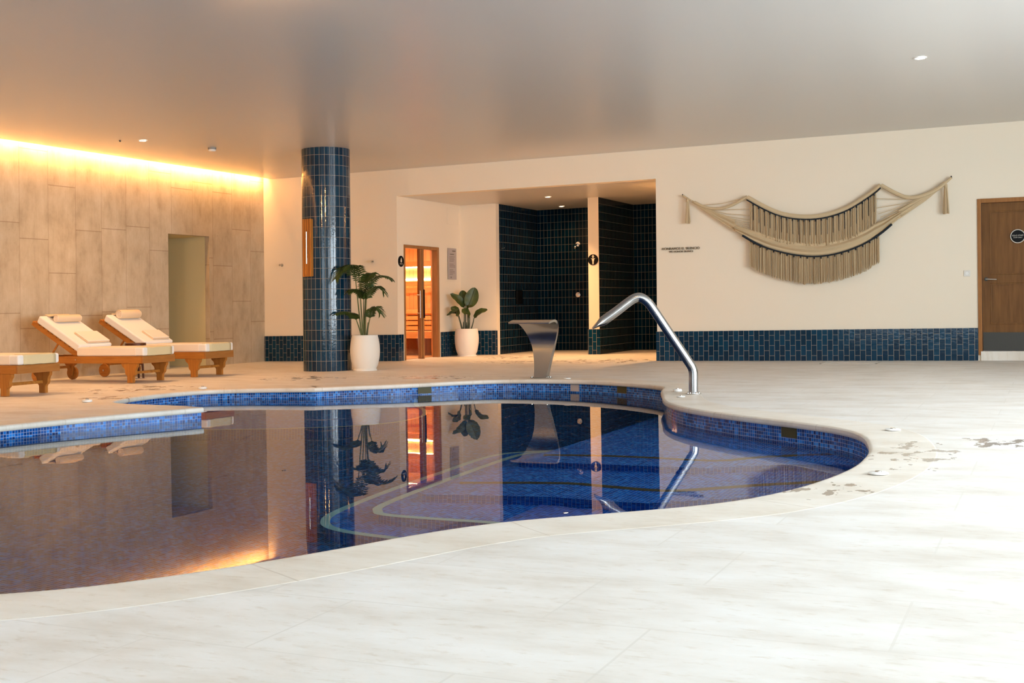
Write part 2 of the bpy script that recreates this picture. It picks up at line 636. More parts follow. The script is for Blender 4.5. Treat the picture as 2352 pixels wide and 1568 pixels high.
def struct(name, mb, mat, label=None, **kw):
    o = mb.build(name, mat, **kw)
    o['kind'] = 'structure'
    if label:
        o['label'] = label
    return o


def copy_tree(o, parent=None):
    c = o.copy()
    COL.objects.link(c)
    if parent is not None:
        c.parent = parent
    for ch in list(o.children):
        copy_tree(ch, c)
    return c


def spline(pts, n=8, closed=False):
    """Catmull-Rom through points (tuples of any length)"""
    out = []
    m = len(pts)
    for i in range(m if closed else m - 1):
        p0 = pts[(i - 1) % m] if closed else pts[max(i - 1, 0)]
        p1, p2 = pts[i], pts[(i + 1) % m]
        p3 = pts[(i + 2) % m] if closed else pts[min(i + 2, m - 1)]
        for k in range(n):
            t = k / n
            out.append(tuple(.5 * (2 * b + (c - a) * t + (2 * a - 5 * b + 4 * c - d) * t * t + (3 * b - a - 3 * c + d) * t ** 3) for a, b, c, d in zip(p0, p1, p2, p3)))
    if not closed:
        out.append(tuple(pts[-1]))
    return out


def interp(curve, x):
    """z at x on a polyline of (x,z) with rising x"""
    for (x0, z0), (x1, z1) in zip(curve, curve[1:]):
        if x0 <= x <= x1:
            return z0 + (z1 - z0) * (x - x0) / (x1 - x0 + 1e-9)
    return curve[0][1] if x < curve[0][0] else curve[-1][1]


def text_obj(name, body, size, mat, parent, loc, rot, depth=.002, align='CENTER'):
    cu = bpy.data.curves.new(name, 'FONT')
    cu.body = body
    cu.size = size
    cu.extrude = depth
    cu.align_x = align
    cu.align_y = 'CENTER'
    tmp = bpy.data.objects.new('tmp', cu)
    COL.objects.link(tmp)
    bpy.context.view_layer.update()
    me = bpy.data.meshes.new_from_object(tmp.evaluated_get(bpy.context.evaluated_depsgraph_get()))
    bpy.data.objects.remove(tmp)
    me.materials.clear()
    me.materials.append(mat)
    o = bpy.data.objects.new(name, me)
    COL.objects.link(o)
    o.parent = parent
    o.location = loc
    o.rotation_euler = rot
    return o


def wallbox(mb, x0, x1, y0, y1, z0, z1):
    """upright block following the fitted slope of the deck, z over deck, uv in metres"""
    c = [(x0, y0), (x1, y0), (x1, y1), (x0, y1)]
    lo = [(x, y, dk(x, y) + z0) for x, y in c]
    hi = [(x, y, dk(x, y) + z1) for x, y in c]
    mb.face(list(reversed(lo)), [(p[0], p[1]) for p in reversed(c)])
    mb.face(hi, c)
    for k in range(4):
        a, b = k, (k + 1) % 4
        ax = 0 if k in (0, 2) else 1
        mb.face([lo[a], lo[b], hi[b], hi[a]], [(c[a][ax], z0), (c[b][ax], z0), (c[b][ax], z1), (c[a][ax], z1)])
    return mb


# ------------------------------------------------------------------ pool outline (coping edge, in plan)
LOBE = [(-7.22, 8.90), (-7.55, 9.02), (-8.0, 9.08), (-8.45, 9.16), (-8.70, 9.32), (-8.86, 9.62), (-8.95, 10.0), (-8.97, 10.4), (-8.84, 10.9), (-8.45, 11.18), (-8.02, 11.33), (-7.68, 11.42)]
FAR = [(-7.66, 11.45), (-7.35, 11.75), (-7.03, 12.03), (-6.75, 12.35), (-6.48, 12.70), (-6.17, 12.98), (-5.85, 13.08), (-5.5, 13.09), (-5.15, 13.04), (-4.8, 12.92), (-4.3, 12.62), (-3.93, 12.30), (-3.76, 12.08)]
RIGHT = [(-3.70, 11.92), (-3.58, 11.45), (-3.42, 10.98), (-3.20, 10.34), (-2.90, 9.80), (-2.47, 9.31), (-2.05, 8.94), (-1.66, 8.62), (-1.34, 8.30), (-1.14, 7.92), (-1.03, 7.47), (-.97, 7.06), (-.955, 6.72), (-.96, 6.37),
         (-1.01, 5.98), (-1.10, 5.59), (-1.24, 5.24), (-1.43, 4.97), (-1.71, 4.70), (-1.98, 4.45)]
NEAR = [(-2.14, 4.24), (-2.27, 4.00), (-2.38, 3.74), (-2.53, 3.42), (-2.69, 3.14), (-2.85, 2.92), (-3.04, 2.75), (-3.5, 2.40), (-4.2, 2.05), (-5.1, 1.95), (-6.1, 2.2), (-7.0, 2.8), (-7.7, 3.7), (-8.0, 4.8), (-7.95, 6.0)]
FRONT = [(-7.78, 7.0), (-7.66, 7.6), (-7.47, 8.2)]
OUT = []
for part in (LOBE, FAR, RIGHT + NEAR + FRONT):
    OUT += spline(part, 3) if part is not LOBE else spline(part, 3)
OUT = [p for i, p in enumerate(OUT) if math.dist(p, OUT[i - 1]) > .02]
if sum(a[0] * b[1] - b[0] * a[1] for a, b in zip(OUT, OUT[1:] + OUT[:1])) > 0:
    OUT.reverse()      # clockwise: the left-hand normal points out of the pool
NP = len(OUT)


def out_normal(i):
    a, b = Vector(OUT[i - 1]), Vector(OUT[(i + 1) % NP])
    t = (b - a).normalized()
    return Vector((-t.y, t.x))


def offset(d):
    r = []
    for i in range(NP):
        n = out_normal(i)
        dd = d(i) if callable(d) else d
        r.append((OUT[i][0] + n.x * dd, OUT[i][1] + n.y * dd))
    return r


ARC = [0.]
for i in range(NP):
    ARC.append(ARC[-1] + math.dist(OUT[i], OUT[(i + 1) % NP]))
PC = (-4.5, 8.0)
FREE = .14
WTILT = .004


def wz(x, y):
    return dk(*PC) - FREE + WTILT * (RX * (x - PC[0]) + RY * (y - PC[1]))


# ------------------------------------------------------------------ floor, coping, basin, water
hole = offset(.03)
outer = [(-15.6, -4.2), (6.0, -4.2), (6.0, 22.3), (-15.6, 22.3)]
fl = MB()
pts = outer + hole
for t in tessellate_polygon([[Vector((x, y, 0)) for x, y in outer], [Vector((x, y, 0)) for x, y in hole]]):
    fl.face([(pts[k][0], pts[k][1], dk(*pts[k])) for k in t])
for i in range(NP):      # edge of the slab down to the beam of the pool
    a, b = hole[i], hole[(i + 1) % NP]
    fl.face([(*a, dk(*a)), (*b, dk(*b)), (*b, dk(*b) - .04), (*a, dk(*a) - .04)])
struct('floor', fl, M['floor'], 'pale limestone slab deck around the pool')


def cop_w(i):
    x, y = OUT[i]
    if y > 8.7 and y < 9.7 and x < -7.1:
        return .10 + max(0, (-7.9 - x)) * .2       # the narrow back edge of the tongue
    return .37


prof = [(None, -.0005), (-1, .0008), (-2, .0008), (.045, .0008), (.02, .0008), (.006, -.001), (-.004, -.010), (-.006, -.025), (-.004, -.040), (.004, -.048), (.05, -.050)]
rows = []
for d, z in prof:
    ring = offset(cop_w if d is None else (lambda i: cop_w(i) - .0035) if d == -1 else (lambda i: cop_w(i) - .012) if d == -2 else d)
    rows.append([(x, y, dk(x, y) + z) for x, y in ring])
cp = MB()
dist = [.37, .366, .358, .045, .02, .006, -.004, -.018, -.033, -.041, -.09]
cp.grid(rows, closed_u=True, uvs=lambda b, a: (ARC[b], dist[a] + .2))
struct('pool_coping', cp, M['coping'], 'rounded limestone coping ring along the pool edge', smooth=True)

BOT = 1.3
wall = offset(.03)
pb = MB()
rows = [[(x, y, dk(x, y) - .045) for x, y in wall], [(x, y, wz(x, y) - BOT) for x, y in wall]]
pb.grid(rows, closed_u=True, uvs=lambda b, a: (ARC[b], rows[a][b % NP][2] - dk(*wall[b % NP])))
basin = struct('pool_basin', pb, M['mosaic'], 'blue mosaic walls of the curved swimming pool')
pf = MB()
for t in tessellate_polygon([[Vector((x, y, 0)) for x, y in wall]]):
    pf.face([(wall[k][0], wall[k][1], wz(*wall[k]) - BOT) for k in t], [wall[k] for k in t])
pf.build('basin_floor', M['mosaic'], basin)


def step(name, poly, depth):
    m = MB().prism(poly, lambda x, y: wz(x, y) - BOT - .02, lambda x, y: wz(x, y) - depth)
    return m.build(name, M['mosaic_lit'], basin)


def ribbon(name, line, depth, w, mat, parent):
    m = MB()
    n = len(line)
    L, R = [], []
    for i, p in enumerate(line):
        a, b = Vector(line[max(i - 1, 0)]), Vector(line[min(i + 1, n - 1)])
        t = (b - a).normalized()
        nn = Vector((-t.y, t.x)) * w / 2
        L.append((p[0] + nn.x, p[1] + nn.y))
        R.append((p[0] - nn.x, p[1] - nn.y))
    z = lambda p, d: (p[0], p[1], wz(*p) - d)
    m.grid([[z(p, depth - .0) for p in L], [z(p, depth - .006) for p in L], [z(p, depth - .006) for p in R], [z(p, depth) for p in R]])
    return m.build(name, mat, parent)


T1 = [(-3.34, 7.42), (-2.75, 7.45), (-2.05, 7.48), (-1.85, 7.65), (-1.6, 7.82), (-1.15, 7.95), (.3, 8.4), (.3, 12.2), (-3.36, 12.2)]
T2 = [(-3.42, 6.20), (-2.67, 6.38), (-2.3, 6.36), (-2.07, 6.37), (-1.73, 6.63), (-1.0, 7.2), (.3, 7.8), (.3, 12.2), (-3.48, 12.2)]
E3 = spline([(-3.36, 8.62), (-3.60, 8.42), (-3.70, 8.10), (-3.65, 6.8), (-3.60, 6.10), (-3.53, 5.88), (-3.38, 5.79), (-2.83, 5.81), (-2.0, 5.83), (-1.0, 5.86)], 6)
E4 = spline([(-3.38, 8.95), (-3.70, 8.76), (-3.98, 8.40), (-3.97, 7.4), (-3.95, 6.75), (-3.89, 6.05), (-3.80, 5.75), (-3.60, 5.58), (-3.18, 5.52), (-2.0, 5.46), (-1.0, 5.4)], 6)
E5 = spline([(-7.10, 8.62), (-6.6, 8.84), (-6.2, 9.08), (-5.82, 9.42), (-5.66, 9.85), (-5.72, 10.4), (-6.0, 10.95), (-6.4, 11.5), (-6.9, 12.4)], 6)
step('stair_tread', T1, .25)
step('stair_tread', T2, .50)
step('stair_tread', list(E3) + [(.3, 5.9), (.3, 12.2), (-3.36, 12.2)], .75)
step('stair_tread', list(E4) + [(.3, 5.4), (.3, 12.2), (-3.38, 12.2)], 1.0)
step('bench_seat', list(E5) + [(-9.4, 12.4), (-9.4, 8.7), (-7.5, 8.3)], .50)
ribbon('step_edge', E3, .75, .055, M['nosing'], basin)
ribbon('step_edge', E4, 1.0, .055, M['nosing'], basin)
ribbon('step_edge', E5, .50, .045, M['nosing'], basin)
ribbon('anti_slip_strip', spline([(-3.30, 7.77), (-2.91, 7.86), (-2.52, 7.87), (-2.08, 7.85), (-1.9, 8.05), (-1.75, 8.20), (-1.1, 8.66)], 3), .25, .08, M['sand_strip'], basin)
ribbon('anti_slip_strip', spline([(-3.40, 6.66), (-2.79, 6.86), (-2.47, 6.83), (-2.10, 6.80), (-1.84, 6.99), (-1.57, 7.23), (-.9, 7.7)], 3), .50, .08, M['sand_strip'], basin)

wt = MB()
ww = offset(.028)
for t in tessellate_polygon([[Vector((x, y, 0)) for x, y in ww]]):
    wt.face([(ww[k][0], ww[k][1], wz(*ww[k])) for k in t])
wat = wt.build('pool_water', M['water'])
if wat.data.polygons[0].normal.z < 0:
    wat.data.flip_normals()
tag(wat, 'still clear water filling the curved blue mosaic pool', 'water', kind='stuff')

# ------------------------------------------------------------------ room shell
XS = -10.13           # side wall of the recess, with the sauna door
XE = -5.55            # right edge of the recess opening
YR = 19.95            # back wall of the recess
YA = 21.90            # back wall of the shower bays
RC = 2.80             # ceiling of the recess
TOP = 3.7

# left wall: panels, with the doorway
DW0, DW1, DWH = 15.043, 16.056, 2.167
w = MB()
wallbox(w, XL - .09, XL, YF, DW0, -.1, TOP)
wallbox(w, XL - .09, XL, DW1, YB + .2, -.1, TOP)
wallbox(w, XL - .09, XL, DW0, DW1, DWH, TOP)
struct('wall_left', w, M['concrete'], 'left wall of staggered travertine panels')
w = MB()      # the passage behind the doorway
wallbox(w, -15.5, XL - .091, DW1, DW1 + .1, -.1, DWH + .1)
wallbox(w, -15.5, XL - .091, DW0 - .1, DW0, -.1, DWH + .1)
wallbox(w, -15.6, -15.5, DW0 - .1, DW1 + .1, -.1, DWH + .1)
wallbox(w, -15.5, XL - .091, DW0, DW1, DWH, DWH + .1)
struct('wall_passage', w, plain('cream_paint_olive_light', (.74, .65, .38), .8), 'plain walls of the passage behind the doorway')  # cream paint with the olive light of the passage put into its colour

# back wall
DX0, DX1 = -.895, .105       # door leaf
DT = 2.165
w = MB()
wallbox(w, XL, XS, YB, YB + .2, -.1, TOP)
wallbox(w, XS, XE, YB, YB + .2, RC, TOP)
wallbox(w, XE, DX0 - .02, YB, YB + .2, -.1, TOP)
wallbox(w, DX0 - .02, DX1 + .02, YB, YB + .2, DT + .02, TOP)
wallbox(w, DX1 + .02, XR + .2, YB, YB + .2, -.1, TOP)
struct('wall_back', w, M['plaster'], 'cream plastered back wall')
w = MB()      # side wall of the recess, the sauna door opening in it
SD0, SD1, SDT = 17.80, 19.075, 1.985
wallbox(w, XS - .14, XS, YB + .2, SD0, -.1, RC + .2)
wallbox(w, XS - .14, XS, SD1, YR + .14, -.1, RC + .2)
wallbox(w, XS - .14, XS, SD0, SD1, SDT, RC + .2)
struct('wall_recess_side', w, M['plaster'], 'cream side wall of the recess beside the sauna door')
w = MB()
wallbox(w, XS, -9.39, YR, YR + .14, -.1, RC + .2)
wallbox(w, -7.57, -7.37, YR, YR + .012, -.1, RC + .2)
wallbox(w, XE + .2, XE + .35, YB + .2, YA + .3, -.1, RC + .2)
struct('wall_recess_back', w, M['plaster'], 'cream wall and pier at the back of the recess')
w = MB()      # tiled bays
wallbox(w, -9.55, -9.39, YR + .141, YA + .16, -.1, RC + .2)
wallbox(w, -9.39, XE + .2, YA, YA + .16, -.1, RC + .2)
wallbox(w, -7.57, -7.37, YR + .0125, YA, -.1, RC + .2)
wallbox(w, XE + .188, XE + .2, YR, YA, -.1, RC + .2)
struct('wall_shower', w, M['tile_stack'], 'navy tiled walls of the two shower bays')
w = MB()
wallbox(w, XR, XR + .2, YF, RIGHT_BAYS[0][0], -.1, TOP)
for (a, b), (c, d) in zip(RIGHT_BAYS, RIGHT_BAYS[1:] + [(YB + .2, 0)]):
    wallbox(w, XR, XR + .2, b, c, -.1, TOP)
for a, b in RIGHT_BAYS:
    wallbox(w, XR, XR + .2, a, b, 3.06, TOP)
    wallbox(w, XR, XR + .2, a, b, -.1, .14)
struct('wall_right', w, M['plaster'], 'plastered right wall with tall glazed bays')
w = MB()
edges = [XL - .16] + [v for bay in FRONT_BAYS for v in bay] + [XR + .2]
for a, b in zip(edges[::2], edges[1::2]):
    wallbox(w, a, b, YF - .2, YF, -.1, TOP)
for a, b in FRONT_BAYS:
    wallbox(w, a, b, YF - .2, YF, 3.06, TOP)
    wallbox(w, a, b, YF - .2, YF, -.1, .14)
struct('wall_front', w, M['plaster'], 'plastered wall behind the camera with glazed bays')


def glazing(n, x0, x1, y0, y1):
    f = MB()
    along_x = abs(x1 - x0) > abs(y1 - y0)
    a, b = (x0, x1) if along_x else (y0, y1)

    def bar(p, q, z0, z1):
        if along_x:
            wallbox(f, p, q, y0 + .07, y0 + .13, z0, z1)
        else:
            wallbox(f, x0 + .07, x0 + .13, p, q, z0, z1)
    bar(a, b, .14, .20)
    bar(a, b, 3.0, 3.06)
    k = 3
    for i in range(k + 1):
        c = a + (b - a) * i / k
        c0 = min(max(c - .03, a), b - .06)
        bar(c0, c0 + .06, .20, 3.0)
    o = struct('window_%d' % n, f, M['frame_metal'], 'tall glazed bay with grey metal bars')
    g = MB()
    if along_x:
        wallbox(g, a + .03, b - .03, y0 + .097, y0 + .103, .17, 3.03)
    else:
        wallbox(g, x0 + .097, x0 + .103, a + .03, b - .03, .17, 3.03)
    g.build('pane', M['glass'], o)


for i, (a, b) in enumerate(RIGHT_BAYS):
    glazing(i + 1, XR, XR, a, b)
for i, (a, b) in enumerate(FRONT_BAYS):
    glazing(i + 4, a, b, YF - .2, YF - .2)

w = MB()
wallbox(w, XL + .19, XR + .2, YF - .2, YB, H, H + .10)
struct('ceiling', w, M['ceiling'], 'satin painted ceiling stopping short of the left wall')
w = MB()
wallbox(w, XL - .16, XL + .6, YF - .2, YB + .2, TOP, TOP + .1)
struct('ceiling_cove', w, M['plaster'], 'top of the light cove above the left wall')
w = MB()
wallbox(w, XS - .14, XE + .35, YB + .2, YA + .2, RC, RC + .1)
struct('ceiling_recess', w, M['ceiling'], 'lower ceiling of the recess')

# tile skirting
def skirt(n, *boxes):
    w = MB()
    for b in boxes:
        wallbox(w, *b, -.02, .45)
    struct('baseboard_%s' % n, w, M['tile_drop'], 'navy tile skirting laid in half drop')


skirt('back_left', (XL + .002, XS + .014, YB - .014, YB - .001))
skirt('back_right', (XE - .014, DX0 - .055, YB - .014, YB - .001), (DX1 + .055, XR, YB - .014, YB - .001))
skirt('recess_side', (XS + .001, XS + .014, YB - .001, SD0 - .045), (XS + .001, XS + .014, SD1 + .045, YR - .015))
skirt('recess_back', (XS + .001, -9.376, YR - .014, YR - .001), (-7.584, -7.356, YR - .014, YR - .001))

# column
cc = (-9.757, 14.858)
CR = .355
seg = 60
cm = MB()
rws = []
for zz in (-.05, H + .02):
    rws.append([(cc[0] + CR * math.cos(2 * PI * k / seg), cc[1] + CR * math.sin(2 * PI * k / seg), dk(*cc) + zz) for k in range(seg + 1)])
NT30 = round(2 * PI * CR / .0752)
cm.grid(rws, uvs=lambda b, a: (b / seg * NT30 * .0752, (-.05, H + .02)[a]))
struct('tiled_column', cm, M['tile_column'], 'round column clad in glossy navy tiles', smooth=True)

# ------------------------------------------------------------------ right-hand door in the back wall
dz0 = dk(DX0, YB)
fr = MB()
fr.box((DX0 - .05, YB - .02, dz0 + .075), (DX0 + .0, YB + .14, dz0 + DT + .055))
fr.box((DX1, YB - .02, dz0 + .075), (DX1 + .05, YB + .14, dz0 + DT + .055))
fr.box((DX0, YB - .02, dz0 + DT), (DX1, YB + .14, dz0 + DT + .055))
door = struct('door_1', fr, M['oak_frame'], 'oak panelled door with dark kick plate at right', bevel=.004)
lf = MB()
ly0, ly1 = YB + .03, YB + .075
lf.box((DX0 + .003, ly0 + .012, dz0 + .136), (DX1 - .003, ly1, dz0 + DT - .003))
st = .105
for a, b, c, d in [(DX0 + .003, DX0 + .003 + st, .136, DT - .003), (DX1 - .003 - st, DX1 - .003, .136, DT - .003), (DX0 + st, DX1 - st, DT - .115, DT - .003), (DX0 + st, DX1 - st, 1.06, 1.18), (DX0 + st, DX1 - st, .136, .50)]:
    lf.box((a, ly0, dz0 + c), (b, ly0 + .02, dz0 + d))
lo = lf.build('door_leaf', M['oak'], door, bevel=.003)
pm = MB()
for z0, z1 in ((.50, 1.06), (1.18, DT - .115)):
    a, b = DX0 + st, DX1 - st
    for q in ((a, b, z0, z0 + .018), (a, b, z1 - .018, z1), (a, a + .018, z0 + .018, z1 - .018), (b - .018, b, z0 + .018, z1 - .018)):
        pm.box((q[0], ly0 - .005, dz0 + q[2]), (q[1], ly0 + .015, dz0 + q[3]))
pm.build('moulding', M['oak'], lo, bevel=.0025)
kp = MB().box((DX0 + .01, ly0 - .004, dz0 + .138), (DX1 - .01, ly0, dz0 + .388))
kp.build('kick_plate', M['kick'], lo)
MB().disc((DX0 + .055, ly0 - .012, dz0 + 1.118), (0, 1, 0), .026, .012).build('rose', M['kick'], lo)
hd = MB()
hd.tube([(DX0 + .055, ly0 - .01, dz0 + 1.118), (DX0 + .055, ly0 - .05, dz0 + 1.118), (DX0 + .075, ly0 - .055, dz0 + 1.118), (DX0 + .19, ly0 - .055, dz0 + 1.112)], .009)
hd.build('handle', M['chrome'], lo, smooth=True)
w = MB()
wallbox(w, DX0 - .02, DX1 + .03, YB - .03, YB + .2, -.02, .128)
struct('trim_1', w, M['coping'], 'stone threshold below the oak door', bevel=.004)


def round_sign(name, label, c, n, r, ring=False):
    """c: centre on the wall, n: wall normal"""
    n = Vector(n)
    t = thing(name, label, 'sign', c)
    t.rotation_euler = (PI / 2, 0, math.atan2(n.x, -n.y))     # local x right, y up, z out of the wall
    MB().disc((0, 0, .001), (0, 0, 1), r * (.90 if ring else 1), .008, 40).build('disc', M['black'], t)
    if ring:
        rg = MB()
        sg = 40
        rr = [[(q * math.cos(2 * PI * k / sg), q * math.sin(2 * PI * k / sg), z) for k in range(sg)] for q, z in ((r * .90, .001), (r * .90, .011), (r, .011), (r, .001))]
        rg.grid(rr, closed_u=True, closed_v=True)
        rg.build('rim', M['ring'], t)
    return t


def shape(t, name, poly, mat, z=.009, d=.002):
    return MB().extrude_profile(poly, 2, z, z + d).build(name, mat, t)


# door sign
s = round_sign('door_sign', 'round black sign with pale rim and two lines of lettering on oak door', (-.435, ly0 - .001, dk(-.435, YB) + 1.69), (0, -1, 0), .094, True)
text_obj('lettering', 'SOLO STAFF', .026, M['ring'], s, (0, .010, .010), (0, 0, 0), .0008)
text_obj('lettering', 'STAFF ONLY', .020, M['ring'], s, (0, -.018, .010), (0, 0, 0), .0008)
# sauna sign
s = round_sign('sauna_sign', 'round black sauna sign with white drop, left of the sauna glass door', (XS, 17.700, dk(XS, 17.7) + 1.697), (1, 0, 0), .094)
drop = spline([(0, .062), (.018, .030), (.026, .006), (.018, -.012), (0, -.020), (-.018, -.012), (-.026, .006), (-.016, .030)], 4, True)
shape(s, 'drop_symbol', drop, M['print'])
text_obj('lettering', 'SAUNA', .030, M['print'], s, (0, -.044, .009), (0, 0, 0), .001)
# shower sign on the pier
s = round_sign('shower_sign', 'round black sign with pale bather figure on the white pier', (-7.475, YR, dk(-7.47, YR) + 1.69), (0, -1, 0), .097)
shape(s, 'shower_head_symbol', [(-.026, .052), (.026, .052), (.007, .078), (.004, .086), (-.004, .086), (-.007, .078)], M['print'])
fig = MB()
fig.disc((0, .033, .009), (0, 0, 1), .013, .002, 20)
for pl in ([(-.017, .018), (.017, .018), (.021, -.010), (.013, -.030), (.011, -.082), (-.011, -.082), (-.013, -.030), (-.021, -.010)],
           [(-.040, .024), (-.033, .028), (-.014, .012), (-.016, .000)], [(.040, .024), (.033, .028), (.014, .012), (.016, .000)]):
    fig.extrude_profile(pl, 2, .009, .011)
fig.build('bather_symbol', M['print'], s)

# information plate beside the sauna door
py0, py1 = 19.413, 19.745
pz = dk(XS, 19.58)
pl = thing('information_plate', 'tall narrow grey plate with fine print between sauna door and corner', 'sign', (XS, (py0 + py1) / 2, pz + 1.41))
hw = (py1 - py0) / 2
MB().box((.012, -hw, 0), (.020, hw, .575)).build('plate', M['plate'], pl, bevel=.002)
for a in (-hw + .04, hw - .04):
    for z in (.04, .535):
        MB().disc((.0005, a, z), (1, 0, 0), .009, .0115, 12).build('standoff', M['chrome'], pl)
tx = MB()
random.seed(3)
tx.box((.0202, hw - .17, .515), (.0208, hw - .04, .535))
tx.box((.0202, -hw + .07, .455), (.0208, hw - .10, .472))
for k in range(13):
    z = .415 - k * .027
    if k in (4, 8):
        continue
    tx.box((.0202, -hw + .05, z), (.0208, hw - .05 - random.random() * .10, z + .007))
tx.disc((.0202, -hw + .11, .038), (1, 0, 0), .016, .0006, 16)
tx.build('fine_print', M['plate_ink'], pl)

# wall lettering
lt = thing('wall_lettering', 'raised bronze words about silence on the cream wall left of hammock', 'lettering', (-5.16, YB, dk(-5.16, YB) + 1.69))
text_obj('lettering', 'HONRAMOS EL SILENCIO', .052, M['letters'], lt, (0, -.014, .020), (PI / 2, 0, 0), .004)
text_obj('lettering', 'WE HONOR SILENCE', .040, M['letters'], lt, (.005, -.014, -.026), (PI / 2, 0, 0), .004)

# bell push plate near the door
sw = thing('call_button_plate', 'small square white wall plate with round button beside oak door', 'switch', (-1.085, YB, dk(-1.085, YB) + 1.205))
MB().box((-.042, -.011, -.042), (.042, -.0005, .042)).build('plate', plain('off_white_plate', (.70, .67, .62), .35), sw, bevel=.004)
MB().disc((0, -.0115, 0), (0, -1, 0), .022, .005).build('button', M['white'], sw)

for x, lab in ((-12.482, 'small brass hook stub on the wall between panelled corner and tiled column'), (-10.622, 'small brass hook stub on the wall above the palm')):
    k = thing('wall_hook', lab, 'hook', (x, YB, dk(x, YB) + 1.708))
    MB().disc((0, -.0005, 0), (0, -1, 0), .028, .006, 20).build('rose', M['chrome'], k)
    MB().tube([(0, -.006, 0), (0, -.06, 0)], .010).build('peg', M['chrome'], k)
    MB().disc((0, -.055, 0), (0, -1, 0), .020, .018, 16).build('knob', M['chrome'], k)

# access hatch outline on the recess wall
w = MB()
z0 = dk(XS, 19.6)
for q in ((19.42, 19.43, 2.42, 2.73), (19.86, 19.87, 2.42, 2.73), (19.42, 19.87, 2.72, 2.73), (19.42, 19.87, 2.42, 2.43)):
    w.box((XS + .0005, q[0], z0 + q[2]), (XS + .004, q[1], z0 + q[3]))
struct('trim_2', w, M['plaster'], 'thin edge of an access hatch high on the recess wall')
# hatch in the floor
w = MB()
hx0, hx1, hy0, hy1 = -2.95, -2.18, 16.70, 17.18
for q in ((hx0, hx1, hy0, hy0 + .025), (hx0, hx1, hy1 - .025, hy1), (hx0, hx0 + .025, hy0, hy1), (hx1 - .025, hx1, hy0, hy1)):
    wallbox(w, *q, -.004, .004)
struct('trim_3', w, M['ring'], 'metal edge of a floor hatch near the back wall')

# ------------------------------------------------------------------ sauna
SX0, SX1, SY0, SY1, SZ = -12.75, XS - .14, YB + .21, 20.75, 2.12
w = MB()
wallbox(w, SX0 - .1, SX1, SY1, SY1 + .1, -.05, SZ + .1)
wallbox(w, SX0 - .1, SX0, SY0, SY1, -.05, SZ + .1)
wallbox(w, SX0, SX1, SY0, SY0 + .02, -.05, SZ + .1)
wallbox(w, SX1 - .03, SX1, SY0 + .02, SD0 - .01, -.05, SZ)
wallbox(w, SX1 - .03, SX1, SD1 + .01, SY1, -.05, SZ)
struct('wall_sauna', w, M['sauna_plank'], 'upright spruce planks lining the sauna')
w = MB()
wallbox(w, SX0, SX1, SY0, SY1, SZ, SZ + .08)
struct('ceiling_sauna', w, M['sauna_plank'], 'spruce ceiling of the sauna')
w = MB()
wallbox(w, SX0, SX1, SY0, SY1, .001, .006)
struct('floor_sauna', w, M['sauna_floor'], 'timber floor of the sauna')
sz = dk(-11.3, 20)

bt = thing('sauna_bench', 'upper slatted spruce bench along the sauna back wall', 'bench', (-11.45, 20.42, sz))
L0, L1 = -1.26, 1.14
BY = SY1 - 20.42
sl = MB()
for k in range(5):
    sl.box((L0, -.28 + k * .115, .845), (L1, -.28 + k * .115 + .10, .87))
sl.build('seat', M['spruce'], bt, bevel=.003)
sl = MB()
for k in range(4):
    sl.box((L0, -.28, .475 + k * .097), (L1, -.255, .475 + k * .097 + .076))
sl.build('front_slats', M['spruce'], bt, bevel=.003)
for x in (L0 + .03, 0, L1 - .08):
    MB().box((x, -.25, 0), (x + .05, .25, .845)).build('support', M['spruce'], bt)
MB().box((L0, -.30, .79), (L1, -.281, .855)).build('front_rail', M['spruce'], bt, bevel=.003)
bl = thing('sauna_bench', 'lower spruce step bench in front of the upper sauna bench', 'bench', (-11.45, 19.84, sz))
sl = MB()
for k in range(5):
    sl.box((L0, -.28 + k * .113, .435), (L1, -.28 + k * .113 + .10, .46))
sl.build('seat', M['spruce'], bl, bevel=.003)
MB().box((L0, -.30, .33), (L1, -.281, .455)).build('front_rail', M['spruce'], bl, bevel=.003)
for x in (L0 + .03, 0, L1 - .08):
    MB().box((x, -.25, 0), (x + .05, .25, .435)).build('support', M['spruce'], bl)
for z0, z1 in ((1.20, 1.305), (1.33, 1.43)):
    MB().box((L0, BY - .085, z0), (L1, BY - .06, z1)).build('backrest_board', M['spruce'], bt, bevel=.003)
for x in (L0 + .2, 0, L1 - .25):
    MB().box((x, BY - .06, .87), (x + .05, BY - .0005, 1.44)).build('batten', M['spruce'], bt)
ls = thing('light_strip', 'glowing warm light strip behind the sauna backrest boards', 'light strip', (-11.45, SY1, sz))
MB().box((L0, -.055, 1.452), (L1, -.0005, 1.478)).build('diffuser', M['strip'], ls)
ls = thing('light_pelmet', 'pale board with thin light line high on the sauna back wall', 'light strip', (-11.45, SY1, sz))
MB().box((L0, -.06, 1.72), (L1, -.035, 1.83)).build('board', M['spruce'], ls, bevel=.003)
MB().box((L0, -.034, 1.705), (L1, -.0005, 1.72)).build('diffuser', M['strip'], ls)
area('sauna_light', (-11.5, 19.2, sz + SZ - .04), (0, .15, -1), 1.6, 1.2, 95, (1, .70, .40))

# glass front of the sauna
sf = MB()
b0 = dk(XS, 18.4)


def fbar(y0, y1, z0, z1, x0=XS - .10, x1=XS + .012):
    sf.box((x0, y0, b0 + z0), (x1, y1, b0 + z1))


